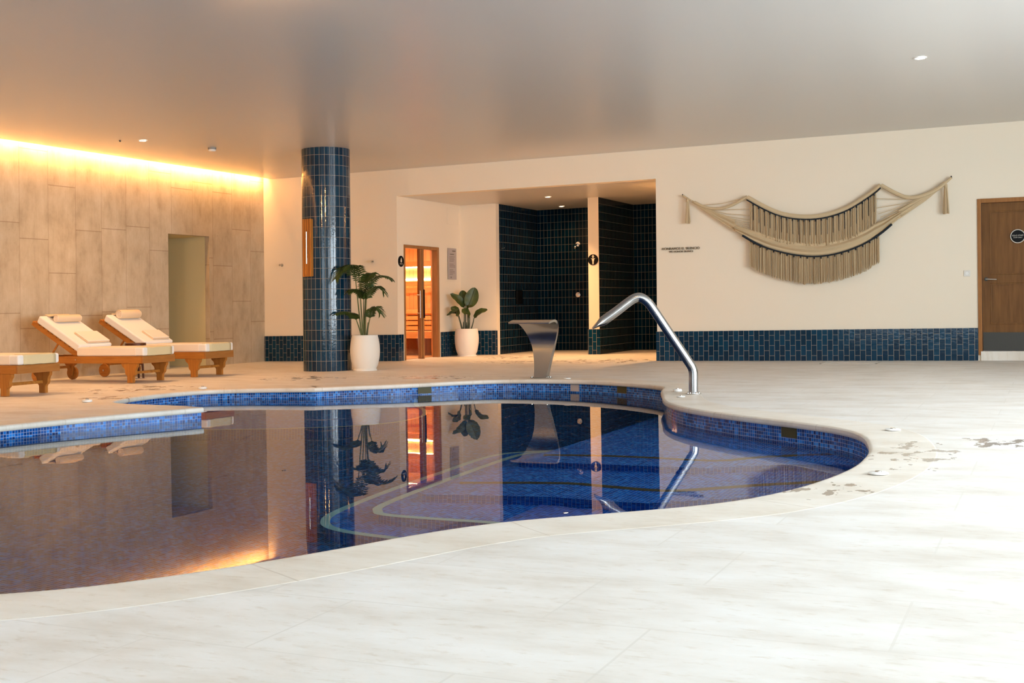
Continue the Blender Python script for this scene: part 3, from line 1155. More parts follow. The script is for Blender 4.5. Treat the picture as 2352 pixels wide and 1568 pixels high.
fbar(SD0, SD0 + .045, 0, SDT)
fbar(SD1 - .075, SD1, 0, SDT)
fbar(SD0 + .045, SD1 - .075, SDT - .055, SDT)
fbar(18.455, 18.50, .0, SDT - .055)
d2 = struct('door_2', sf, M['sauna_frame'], 'glass sauna front in a timber frame', bevel=.003)
g = MB()
g.box((XS - .05, 18.50, b0 + .01), (XS - .042, SD1 - .075, b0 + SDT - .055))
g.build('fixed_pane', M['glass'], d2)
g = MB()
g.box((XS - .03, SD0 + .05, b0 + .012), (XS - .022, 18.40, b0 + SDT - .06))
dg = g.build('door_pane', M['glass'], d2)
MB().box((XS - .045, 18.40, b0 + .010), (XS - .005, 18.452, b0 + SDT - .058)).build('door_stile', M['sauna_frame'], dg, bevel=.003)
hb = MB()
hb.tube([(XS + .045, 18.30, b0 + .72), (XS + .045, 18.30, b0 + 1.20)], .011)
for z in (.80, 1.12):
    hb.tube([(XS + .045, 18.30, b0 + z), (XS - .022, 18.30, b0 + z)], .007)
hb.build('handle', M['steel'], dg, smooth=True)
hb = MB()
hb.box((XS + .012, 18.462, b0 + .72), (XS + .03, 18.492, b0 + 1.22))
hb.build('pull_bar', M['black'], d2, bevel=.003)

# ------------------------------------------------------------------ shower fittings
zz = dk(-8.52, YA)
t = thing('shower', 'small chrome shower head on the tiled wall left of the pier, above the tap', 'shower', (-8.52, YA, zz + 2.07))
MB().disc((0, -.0005, .02), (0, -1, 0), .045, .010).build('rose', M['chrome'], t)
MB().tube([(0, -.01, .02), (0, -.09, .01), (-.005, -.13, -.03)], .014).build('arm', M['chrome'], t, smooth=True)
MB().lathe([(.018, .03), (.042, -.005), (.045, -.03), (.005, -.032)], (-.006, -.135, -.05)).build('head', M['chrome'], t, smooth=True)
t = thing('shower_tap', 'round chrome shower push tap below the shower head', 'tap', (-8.53, YA, zz + 1.09))
MB().disc((0, -.0005, 0), (0, -1, 0), .050, .012).build('rose', M['chrome'], t)
MB().disc((0, -.012, 0), (0, -1, 0), .034, .05).build('button', M['chrome'], t, bevel=.006)
t = thing('shower_hook', 'tiny chrome hook on the tiled side wall of the left shower bay', 'hook', (-9.39, 20.21, dk(-9.39, 20.2) + 1.98))
MB().disc((.0005, 0, 0), (1, 0, 0), .018, .006, 16).build('rose', M['chrome'], t)
MB().tube([(.006, 0, 0), (.04, 0, 0), (.05, 0, .015)], .007).build('peg', M['chrome'], t)
t = thing('soap_dispenser', 'flat black box on the tiled side wall of left shower bay', 'dispenser', (-9.39, 20.92, dk(-9.39, 20.9) + .93))
MB().box((.0005, -.12, 0), (.05, .12, .27)).build('body', M['black'], t, bevel=.006)
MB().box((.05, -.03, .03), (.06, .03, .07)).build('lever', M['black'], t)


# ------------------------------------------------------------------ lamps in the ceiling
def downlight(label, x, y, z, mat, power, color, angle=150, blend=.9):
    t = thing('downlight', label, 'ceiling light', (x, y, dk(x, y) + z))
    sg = 28
    rr = [[(q * math.cos(2 * PI * k / sg), q * math.sin(2 * PI * k / sg), zz) for k in range(sg)] for q, zz in ((.045, -.002), (.047, -.010), (.062, -.008), (.064, -.0005))]
    MB().grid(rr, closed_u=True).build('trim_ring', M['white'], t, smooth=True)
    MB().disc((0, 0, -.0005), (0, 0, -1), .047, .004).build('lens', mat, t)
    l = bpy.data.lights.new('lamp', 'SPOT')
    l.energy = power
    l.color = color
    l.spot_size = math.radians(angle)
    l.spot_blend = blend
    l.shadow_soft_size = .045
    o = bpy.data.objects.new('lamp', l)
    COL.objects.link(o)
    o.parent = t
    o.location = (0, 0, -.03)
    return t


LW = (1, .52, .205)
downlight('glowing downlight in the ceiling above the sun loungers', -11.26, 12.67, H, M['lamp'], 165, LW)
downlight('pale glowing downlight alone in the bright ceiling in front of the hammock wall', -1.18, 12.39, H, M['lamp_day'], 40, (1, .86, .68))
downlight('nearer of two glowing downlights under the recess ceiling', -8.07, 19.30, RC, M['lamp'], 330, LW, 100)
downlight('added unseen warm downlight behind the right edge of the recess', -5.46, 18.6, RC, M['lamp'], 260, LW)  # extra lamp added out of sight to light the recess evenly
downlight('farther of two glowing downlights, inside the left shower bay', -8.62, 21.29, RC, M['lamp'], 25, LW)
downlight('downlight in the ceiling over the nearest lounger', -11.26, 9.4, H, M['lamp'], 190, LW)
# added warm spots, out of view farther forward, brightening the back wall
for x, y, aim, pw, lab in ((-7.6, 4.8, (-11.6, 17.6, 1.3), 470, 'added unseen warm spot in the ceiling over the left half of the pool'), (-5.0, 6.4, (-8.6, 18.5, 1.0), 520, 'added unseen warm spot in the ceiling over the middle of the pool'),
                           (-2.2, 7.4, (-5.4, 17.6, 1.2), 60, 'added unseen warm spot in the ceiling over the pool steps')):
    dl = downlight(lab, x, y, H, M['lamp'], pw, (1, .53, .20), 74, .8)
    lo_ = [c for c in dl.children if c.type == 'LIGHT'][0]
    lo_.rotation_euler = (Vector(aim) - Vector((x, y, H))).to_track_quat('-Z', 'Y').to_euler()
    lo_.data.shadow_soft_size = .12
t = thing('smoke_detector', 'white round smoke detector on the ceiling near the tiled column', 'smoke detector', (-10.96, 13.76, dk(-10.96, 13.76) + H))
MB().lathe([(.060, -.0005), (.060, -.022), (.050, -.026)], (0, 0, 0)).build('base', plain('grey_base', (.25, .24, .22), .5), t, smooth=True)
MB().lathe([(.052, -.026), (.056, -.038), (.045, -.052), (.01, -.055)], (0, 0, 0)).build('cover', M['white'], t, smooth=True)
t = thing('ceiling_sensor', 'tiny dark sensor dot on the ceiling left of the lounger downlight', 'sensor', (-11.52, 12.52, dk(-11.52, 12.52) + H))
MB().lathe([(.014, -.0005), (.012, -.012), (.004, -.02)], (0, 0, 0), 14).build('body', M['kick'], t)

# ------------------------------------------------------------------ column panel
ang = math.atan2(-cc[1], -cc[0]) - math.radians(47)
t = thing('wall_panel', 'narrow upright slatted teak panel with steel bar on the tiled column', 'wall panel', (cc[0] + math.cos(ang) * (CR - .012), cc[1] + math.sin(ang) * (CR - .012), dk(*cc) + 1.38), (0, 0, ang))
MB().box((.0, -.088, 0), (.025, .088, .83)).build('backing', M['teak_z'], t)
for k in range(4):
    y = -.092 + k * .047
    MB().box((.025, y, -.004), (.046, y + .037, .834)).build('slat', M['teak_z'], t, bevel=.003)
MB().box((.046, -.012, .18), (.060, .010, .65)).build('bar', M['chrome'], t, bevel=.004)

# ------------------------------------------------------------------ hammock hung on the wall
HY = YB - .05
HX = -3.2
hz = dk(HX, YB)
ham = thing('hammock', 'natural cotton hammock with long fringes hung on the cream wall', 'hammock', (HX, HY, hz))


def hp(x, z, y=0.):
    return (x - HX, y, z + dk(x, YB) - hz)


lower = spline([(-4.183, 1.86), (-3.97, 1.728), (-3.714, 1.622), (-3.398, 1.54), (-3.087, 1.509), (-2.779, 1.547), (-2.475, 1.647), (-2.235, 1.785), (-2.06, 1.925)], 4)
upper = spline([(-4.118, 2.385), (-3.836, 2.215), (-3.582, 2.105), (-3.268, 2.050), (-2.958, 2.066), (-2.652, 2.157), (-2.349, 2.333), (-2.205, 2.446)], 4)
ubot = [(-4.10, 1.97), (-4.077, 1.958), (-3.84, 1.832), (-3.586, 1.731), (-3.209, 1.678), (-2.962, 1.674), (-2.595, 1.764), (-2.281, 1.954), (-2.25, 1.97)]
lbot = [(-4.10, 1.395), (-4.09, 1.398), (-3.845, 1.275), (-3.591, 1.19), (-3.277, 1.124), (-2.967, 1.134), (-2.661, 1.194), (-2.419, 1.292), (-2.233, 1.409), (-2.22, 1.41)]
# body: folded cloth between the fringe and the lower rope
rows = []
NX = 60
for i in range(NX + 1):
    x = -4.30 + (2.36) * i / NX
    zb = interp(lower, x) if x > -4.183 else 1.86 + (-4.183 - x) * .62
    if x > -2.06:
        zb = 1.925 + (x + 2.06) * .80
    k = min(1, (x + 4.30) / .35, (-1.94 - x) / .35)
    zt = zb + .085 + .12 * max(0, k)
    row = []
    for j in range(15):
        f = j / 14
        row.append(hp(x, zb + (zt - zb) * f, -.03 - .055 * math.sin(PI * f) - .016 * math.sin(f * PI * 5 + .25 * math.sin(x * 3))))
    rows.append(row)
MB().grid(rows).build('cloth', M['rope'], ham, smooth=True)
# upper rim band
MB().tube([hp(x, z + .035, -.03) for x, z in upper], .038, 10, flat=[(.028, .040)] * len(upper)).build('upper_rim', M['rope'], ham, smooth=True)
MB().tube([hp(x, z, -.065) for x, z in upper], .011, 6).build('upper_rope', M['black_rope'], ham, smooth=True)
MB().tube([hp(x, z, -.075) for x, z in lower], [.018 if (i < 6 or i > len(lower) - 7) else .012 for i in range(len(lower))], 6).build('lower_rope', M['black_rope'], ham, smooth=True)


def fringe(name, top, bot, x0, x1, n, y, gaps):
    m = MB()
    for i in range(n):
        x = x0 + (x1 - x0) * (i + .5) / n + random.uniform(-.002, .002)
        wd = (x1 - x0) / n * random.uniform(1.0, 1.5)
        zt, zb = interp(top, x), interp(bot, x) + random.uniform(-.022, .016)
        yy = y + random.uniform(-.012, .012)
        sway = random.uniform(-.006, .006)
        rws = []
        for f in (0, .5, 1):
            z = zt + (zb - zt) * f
            xx = x + sway * f * f
            rws.append([hp(xx - wd / 2, z, yy), hp(xx, z, yy - .010 - .004 * f), hp(xx + wd / 2, z, yy)])
        m.grid(rws)
    o = m.build(name, M['rope2'], ham, merge=False)
    o['kind'] = 'stuff'
    tk = MB()
    for k in range(gaps):
        x = x0 + (x1 - x0) * (k + .7) / gaps
        zt = interp(top, x)
        tk.tube([hp(x, zt + .004, y - .020), hp(x, zt - .035, y - .024)], .009, 5)
        if name == 'upper_fringe':
            tk.tube([hp(x, zt - .03, y - .018), hp(x, zt - .62 * (zt - interp(bot, x)), y - .018)], .0035, 4)
    tk.build('knots', M['black_rope'], o)
    return o


fringe('upper_fringe', upper, ubot, -4.075, -2.27, 150, -.055, 22)
fringe('lower_fringe', lower, lbot, -4.085, -2.235, 190, -.045, 19)


def cords(name, pts_list, r):
    m = MB()
    for p in pts_list:
        m.tube(p, r, 5)
    return m.build(name, M['rope'], ham, smooth=True)


tipL, tipR = (-4.96, 2.415), (-1.36, 2.452)
random.seed(11)
for side in (0, 1):
    if side == 0:
        tip, mid, body = tipL, (-4.72, 2.255), [(-4.30, 1.935 + .012 * k) for k in range(14)]
    else:
        tip, mid, body = tipR, (-1.62, 2.265), [(-1.97, 2.00 + .010 * k) for k in range(12)]
    m = MB()
    for k, b in enumerate(body):
        f = k / (len(body) - 1) - .5
        m.tube([hp(tip[0], tip[1] + f * .02, -.03), hp(mid[0], mid[1] + f * .06, -.03 + .01 * math.sin(k * 2)), hp(b[0], b[1], -.04 + .015 * math.sin(k))], .009, 5)
    m.build('cord_bundle', M['rope'], ham, smooth=True)
lth = spline([(-4.92, 2.40), (-4.766, 2.318), (-4.62, 2.284), (-4.487, 2.283), (-4.322, 2.326), (-4.115, 2.435)], 5)
rth = spline([(-2.205, 2.485), (-2.052, 2.385), (-1.906, 2.308), (-1.79, 2.285), (-1.645, 2.305), (-1.472, 2.374), (-1.346, 2.463)], 5)
MB().tube([hp(x, z, -.04) for x, z in lth], .021, 8).build('edge_cord', M['rope'], ham, smooth=True)
MB().tube([hp(x, z, -.04) for x, z in rth], .027, 8).build('edge_cord', M['rope'], ham, smooth=True)
fan = [[hp(-4.94, 2.405, -.03), hp(-4.80, 2.345, -.03), hp(-4.50, 2.352, -.03), hp(-4.20, 2.405, -.035)]]
for (x, z), mz in zip([(-4.075, 2.25), (-4.076, 2.15), (-4.085, 2.085), (-4.10, 2.045), (-4.11, 2.015), (-4.125, 1.99), (-4.14, 1.965), (-4.155, 1.945), (-4.17, 1.93)], [.01, .0, -.005, -.008, -.008, -.008, -.006, -.004, -.002]):
    fan.append([hp(-4.93, 2.40, -.03), hp(-4.70, 2.275 - abs(mz), -.03), hp(-4.42, (2.262 + z) / 2 + mz - .01, -.03), hp(x + .03, z, -.04)])
cords('fan_cords', fan, .0055)
fan = []
for x, z in [(-2.29, 2.30), (-2.27, 2.165), (-2.25, 2.08), (-2.22, 2.03), (-2.20, 1.99)]:
    fan.append([hp(-1.42, 2.41, -.03), hp(-1.70, 2.262, -.03), hp(-1.95, (2.24 + z) / 2, -.03), hp(x, z, -.04)])
cords('fan_cords', fan, .0055)
for (hx, hz_), (kx, kz), (tx_, tz), lab in (((-5.105, 2.508), (-4.98, 2.425), (-5.025, 2.445), 'l'), ((-1.272, 2.535), (-1.36, 2.455), (-1.345, 2.44), 'r')):
    MB().tube([hp(hx, hz_, .049), hp(hx, hz_, -.02), hp(hx, hz_ + .02, -.03)], .009, 6).build('wall_peg', M['kick'], ham)
    MB().tube([hp(hx, hz_, -.015), hp(kx, kz, -.03)], .017, 8).build('hanging_loop', M['rope'], ham, smooth=True)
    m = MB()
    zb = 2.088 if lab == 'l' else 2.041
    for k in range(36):
        a, rr_ = random.uniform(0, 2 * PI), random.uniform(.0, 1) ** .5
        top = hp(tx_ + .014 * rr_ * math.cos(a), tz, -.04 + .014 * rr_ * math.sin(a))
        midp = hp(tx_ + .022 * rr_ * math.cos(a), tz - .08, -.04 + .022 * rr_ * math.sin(a))
        bot = hp(tx_ + .042 * rr_ * math.cos(a), zb + random.uniform(-.012, .012), -.04 + .030 * rr_ * math.sin(a))
        m.tube([top, midp, bot], .006, 4)
    m.lathe([(.005, .02), (.022, .0), (.024, -.03), (.016, -.05)], Vector(hp(tx_, tz, -.04)), 12)
    m.build('tassel', M['rope2'], ham)

# ------------------------------------------------------------------ planters
def plan(u, d):
    """offset u to the viewer's right and d away, in plan"""
    return Vector((RX * u - RY * d, RY * u + RX * d, 0))


def planter(name, label, x, y, r, h, tap):
    t = thing(name, label, 'potted plant', (x, y, dk(x, y) - .001))
    pf_ = [(r * .80, 0), (r * .80, h * .04), (r * .74, h * .06)]
    for k in range(1, 11):
        f = k / 10
        pf_.append((r * (tap[0] + (1 - tap[0]) * math.sin(min(1, f / tap[2]) * PI / 2) if f < tap[2] else 1 - (1 - tap[1]) * ((f - tap[2]) / (1 - tap[2])) ** 1.7), h * (.06 + .94 * f)))
    rr = pf_[-1][0]
    pf_ += [(rr - .014, h + .002), (rr - .020, h - .03), (rr - .022, h - .05)]
    pot = MB().lathe(pf_, (0, 0, 0), 40)
    pot.build('pot', M['planter'], t, smooth=True)
    MB().lathe([(rr - .021, h - .052), (rr * .5, h - .04), (.005, h - .035)], (0, 0, 0), 24).build('soil', M['soil'], t, smooth=True)
    return t, h


def frond(t, pts, ll, n=23, name='frond', droop=.45, tw=.0):
    """pts: (u, d, z) curve from the stalk to the tip; leaflets both sides"""
    P = [plan(u, d) + Vector((0, 0, z)) for u, d, z in spline(pts, 8)]
    m = MB()
    N = len(P)
    m.tube(P, [.006 * (1 - .7 * i / N) for i in range(N)], 5)
    for k in range(n):
        f = (k + .6) / n
        i = min(int(f * (N - 1)), N - 2)
        p = P[i].lerp(P[i + 1], f * (N - 1) - i)
        tg = (P[i + 1] - P[i]).normalized()
        side = tg.cross(Vector((0, 0, 1)))
        if side.length < .2:
            side = tg.cross(plan(0, 1))
        side.normalize()
        upn = side.cross(tg).normalized()
        L = ll * (.45 + .75 * math.sin(PI * min(1, .18 + f * .80))) * random.uniform(.9, 1.1)
        wv = .0085 + .003 * math.sin(PI * f)
        for sgn in (-1, 1):
            out = (side * sgn * (1 - tw) + tg * .75 + upn * .18).normalized()
            prev = []
            rows_ = []
            for q in (0, .3, .65, 1):
                c = p + out * L * q - Vector((0, 0, 1)) * L * droop * q * q
                ww_ = wv * (1, 1.25, .9, .05)[int(q * 3.01)]
                ed = tg * ww_
                rows_.append([c - ed, c + upn * .003, c + ed])
            m.grid(rows_)
    return m.build(name, M['palm'], t)


random.seed(5)
t, ph = planter('potted_palm', 'tall palm in a white barrel pot beside the tiled column', -9.115, 14.86, .217, .515, (.80, .86, .55))
# stalk root, stalk top, then the arch of the frond, in metres (sideways, away, up)
fr_def = [
    ((-.04, 0, .5), (-.13, 0, 1.36), [(-.13, 0, 1.36), (-.16, -.10, 1.47), (-.24, -.20, 1.50), (-.33, -.28, 1.42), (-.37, -.32, 1.33)], .17),
    ((-.02, 0, .5), (-.07, .02, 1.28), [(-.07, .02, 1.28), (-.09, -.09, 1.48), (-.17, -.22, 1.53), (-.26, -.31, 1.47)], .15),
    ((.0, .02, .5), (.02, .02, 1.07), [(.02, .02, 1.07), (.07, .0, 1.24), (.18, -.03, 1.36), (.31, -.05, 1.37), (.39, -.06, 1.33)], .17),
    ((.01, -.02, .5), (.03, -.03, 1.03), [(.03, -.03, 1.03), (.08, -.06, 1.13), (.17, -.09, 1.21), (.25, -.10, 1.19), (.29, -.11, 1.13)], .15),
    ((-.01, .0, .5), (-.01, -.02, 1.03), [(-.01, -.02, 1.03), (-.05, -.07, 1.13), (-.12, -.14, 1.18), (-.20, -.20, 1.14)], .14),
    ((.0, .03, .5), (.01, .05, 1.1), [(.01, .05, 1.1), (.02, .07, 1.27), (.06, .12, 1.40), (.12, .18, 1.42)], .16),
    ((-.03, -.02, .5), (-.12, -.03, .74), [(-.12, -.03, .74), (-.16, -.11, .82), (-.26, -.22, .86), (-.37, -.31, .83)], .13),
    ((.03, -.02, .5), (.08, -.03, .76), [(.08, -.03, .76), (.10, -.05, .86), (.16, -.08, .92), (.22, -.10, .88), (.24, -.11, .83)], .13),
]
for a, b, c, ll in fr_def:
    P = [plan(a[0], a[1]) + Vector((0, 0, a[2] - .05)), plan((a[0] + b[0]) / 2 - .005, a[1]) + Vector((0, 0, (a[2] + b[2]) / 2)), plan(b[0], b[1]) + Vector((0, 0, b[2]))]
    MB().tube(spline([tuple(p) for p in P], 5), [.012 - .0006 * k for k in range(11)], 6).build('stalk', M['stem'], t, smooth=True)
    frond(t, c, ll)
for u, d, z, du in ((-.05, .01, .70, -.01), (.03, -.03, .70, .02), (.005, .03, .72, -.02)):
    P = [plan(u, d) + Vector((0, 0, .46)), plan(u + du, d) + Vector((0, 0, z))]
    MB().tube(P, [.016, .004], 6).build('sheath', M['leaf_stem'], t)

t, ph = planter('potted_strelitzia', 'low plant with broad dark leaves in white pot beside tiled shower bay', -9.765, 19.45, .222, .50, (.80, .90, .62))


def leaf(t, base, mid, tip, w, up, cup=.25, name='leaf'):
    """broad leaf from base to tip; up: (u,d,z) direction of its face"""
    V = [plan(p[0], p[1]) + Vector((0, 0, p[2])) for p in spline([base, mid, tip], 6)]
    N = len(V) - 1
    upw = (plan(up[0], up[1]) + Vector((0, 0, up[2]))).normalized()
    rows_ = []
    for i, p in enumerate(V):
        f = i / N
        tg = (V[min(i + 1, N)] - V[max(i - 1, 0)]).normalized()
        side = tg.cross(upw).normalized()
        nn = side.cross(tg)
        ww_ = w * (math.sin(PI * min(1, f * .92 + .06)) ** .75) * (1 - .15 * f) if f < .999 else .002
        rows_.append([p + side * ww_ * q + nn * (abs(q) ** 1.5) * ww_ * cup + nn * .006 * math.sin(f * 22) * abs(q) for q in (-1, -.66, -.33, 0, .33, .66, 1)])
    m = MB().grid(rows_)
    o = m.build(name, M['leaf'], t, smooth=True)
    MB().tube([p + upw * .003 for p in V], .004, 5).build('midrib', M['leaf_stem'], o)
    return o


# (sideways, away, up) in metres
lv = [((-.04, 0, .90), (-.13, -.05, 1.02), (-.29, -.06, 1.14), .085, (.3, -.8, .45)),
      ((-.02, 0, .96), (-.05, .03, 1.07), (-.08, .07, 1.20), .105, (-.1, -1, .25)),
      ((.03, -.03, .90), (.10, -.02, 1.07), (.16, .0, 1.25), .135, (.15, -1, .2)),
      ((.02, -.04, .86), (.06, -.12, .92), (.10, -.2, .90), .05, (.2, -.5, .9)),
      ((-.15, 0, .74), (-.20, -.12, .86), (-.22, -.24, .80), .09, (0, -.75, .65)),
      ((-.14, .02, .74), (-.24, -.02, .80), (-.36, -.03, .74), .05, (-.1, -.6, .8)),
      ((.06, -.02, .72), (.0, -.13, .80), (-.03, -.22, .76), .10, (.1, -.8, .6)),
      ((.14, 0, .70), (.24, -.05, .80), (.39, -.07, .84), .075, (-.3, -.7, .6))]
roots = [(-.05, 0), (-.02, .02), (.03, 0), (.02, -.03), (-.08, -.01), (-.07, .02), (.04, -.03), (.07, .0)]
for (b, m_, tp, w_, up_), rt in zip(lv, roots):
    P = [plan(*rt) + Vector((0, 0, .46)), plan((rt[0] + b[0]) / 2 + .004, (rt[1] + b[1]) / 2) + Vector((0, 0, (.46 + b[2]) / 2 - .01)), plan(b[0], b[1]) + Vector((0, 0, b[2]))]
    MB().tube(spline([tuple(p) for p in P], 5), [.013 - .0006 * k for k in range(11)], 6).build('stalk', M['leaf_stem'], t, smooth=True)
    leaf(t, b, m_, tp, w_, up_)
for u, z in ((-.055, .63), (.03, .64), (.0, .62)):
    MB().tube([plan(u, -.01) + Vector((0, 0, .45)), plan(u * 1.1, -.01) + Vector((0, 0, z))], [.018, .004], 6).build('sheath', M['leaf_stem'], t)

# ------------------------------------------------------------------ pool fittings
t = thing('waterfall_spout', 'curved stainless waterfall blade at the far pool edge', 'pool spout', (-5.69, 13.30, dk(-5.69, 13.30)))
pr = spline([(0, 0, .082), (.05, .14, .095), (.10, .35, .135), (.085, .50, .185), (.01, .62, .235), (-.13, .685, .262), (-.33, .668, .265)], 6)
front, back = [], []
for i, (y, z, hw_) in enumerate(pr):
    f = i / (len(pr) - 1)
    a, b = pr[max(i - 1, 0)], pr[min(i + 1, len(pr) - 1)]
    ty, tz_ = b[0] - a[0], b[1] - a[1]
    l = math.hypot(ty, tz_)
    ny, nz = tz_ / l, -ty / l           # away from the pool / upwards
    th_ = .075 * (1 - f) ** .5 * (.55 + .45 * (1 - f)) + .012
    front.append((y, z, hw_))
    back.append((y + ny * th_, z + nz * th_, hw_))
rows = []
for (y, z, hw_), (y2, z2, h2) in zip(front, back):
    rows.append([(-hw_, y, z), (-hw_ * .5, y, z), (0, y, z), (hw_ * .5, y, z), (hw_, y, z), (hw_, y2, z2), (0, y2, z2), (-hw_, y2, z2)])
sp = MB()
sp.grid(rows, closed_u=True)
sp.face(rows[-1])
sp.build('blade', M['steel'], t, smooth=True)
MB().box((-.115, -.03, .003), (.115, .115, .012)).build('base_plate', M['steel'], t, bevel=.002)
for x, y in ((-.10, -.018), (.10, -.018), (.10, .10), (-.10, .10)):
    MB().lathe([(.010, .012), (.010, .022), (.005, .026)], (x, y, 0), 10).build('bolt', M['chrome'], t)

t = thing('water_cannon', 'bent stainless steel tube water jet standing on the pool edge', 'pool spout', (-3.154, 11.12, dk(-3.15, 11.12)), (0, 0, YAW))
cv = spline([(0, 0, .006), (0, 0, .10), (0, 0, .20), (.012, 0, .255), (.055, 0, .325), (.20, 0, .545), (.384, 0, .825), (.44, 0, .895), (.50, 0, .932), (.555, 0, .925), (.62, 0, .885), (.74, 0, .795), (.855, 0, .715), (.91, 0, .678), (.965, 0, .638)], 5)
n = len(cv)
fl_ = []
for i in range(n):
    f = i / (n - 1)
    if f < .70:
        fl_.append((.0445, .0445))
    elif f < .86:
        k = (f - .70) / .16
        fl_.append((.0445 + .010 * k, .0445 + .002 * k))
    else:
        k = (f - .86) / .14
        fl_.append((.055 + .028 * k, .0465 * (1 - k) + .006 * k))
MB().tube([(-x, y, z) for x, y, z in cv], .0445, 20, flat=fl_).build('tube', M['tube_steel'], t, smooth=True)
MB().lathe([(.075, .003), (.075, .009), (.050, .011)], (0, 0, 0), 28).build('base_flange', M['chrome'], t, smooth=True)
for a in range(4):
    MB().lathe([(.009, .009), (.009, .020), (.004, .024)], (.063 * math.cos(a * PI / 2 + .4), .063 * math.sin(a * PI / 2 + .4), 0), 10).build('bolt', M['chrome'], t)

caps = [((-9.005, 11.089), .05, 'small white deck cap behind the far pool inlet, by the loungers'), ((-8.95, 9.22), .05, 'small white deck cap on the tip of the stone tongue at left'),
        ((-3.401, 11.415), .045, 'small white deck cap just left of the water cannon, standing proud'), ((-.975, 8.205), .05, 'white deck cap at the far side of the right pool bend'),
        ((-.80, 6.132), .05, 'white deck cap at the near side of the right pool bend'), ((-3.163, 10.726), .04, 'flat white deck cap in front of the water cannon'), ((-5.30, 13.22), .045, 'flat white deck cap right of the waterfall blade')]
for (x, y), r, lab in caps:
    high = 'tip' in lab or 'proud' in lab or 'loungers' in lab
    t = thing('deck_cap', lab, 'deck cap', (x, y, dk(x, y) + .004), group='white caps along the pool edge')
    MB().lathe([(r, .0), (r, .006 if not high else .016), (r * .8, .010 if not high else .024)], (0, 0, 0), 20).build('cap', M['white'], t, smooth=True)
    MB().lathe([(r * .35, .008 if not high else .022), (r * .3, .014 if not high else .030)], (0, 0, 0), 12).build('lid', M['chrome'], t)


def near_edge(x, y):
    i = min(range(NP), key=lambda k: math.dist(OUT[k], (x, y)))
    n_ = out_normal(i)
    return OUT[i], n_


for (x, y), lab in (((-6.765, 12.33), 'dark overflow slot in the far pool wall, left of the waterfall blade'), ((-4.42, 12.70), 'dark overflow slot in the far pool wall, right of the white grille'), ((-1.74, 8.69), 'dark overflow slot in the right pool wall')):
    (ex, ey), nn = near_edge(x, y)
    a = math.atan2(nn.y, nn.x) + PI / 2
    t = thing('overflow_slot', lab, 'pool inlet', (ex + nn.x * .03, ey + nn.y * .03, dk(ex, ey) - .125), (0, 0, a), group='overflow slots in the pool wall')
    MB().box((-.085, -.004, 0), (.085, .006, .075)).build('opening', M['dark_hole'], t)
    f = MB()
    f.box((-.10, -.012, -.012), (.10, -.004, .002)).box((-.10, -.012, .073), (.10, -.004, .082)).box((-.10, -.012, 0), (-.085, -.004, .075)).box((.085, -.012, 0), (.10, -.004, .075))
    f.build('frame', M['dark_hole'], t)
(ex, ey), nn = near_edge(-5.17, 13.05)
a = math.atan2(nn.y, nn.x) + PI / 2
t = thing('overflow_grille', 'white slotted grille in the far pool wall', 'pool inlet', (ex + nn.x * .03, ey + nn.y * .03, dk(ex, ey) - .125), (0, 0, a))
MB().box((-.06, -.004, -.01), (.06, .004, .085)).build('back', M['plate'], t)
f = MB()
for k in range(5):
    f.box((-.055, -.014, -.008 + k * .021), (.055, -.004, -.008 + k * .021 + .011))
f.box((-.06, -.014, -.01), (-.05, -.004, .085)).box((.05, -.014, -.01), (.06, -.004, .085))
f.build('slats', M['white'], t)

# ------------------------------------------------------------------ loungers
TILT = (math.atan(FIT_SLOPE * RY), -math.atan(FIT_SLOPE * RX), 0)


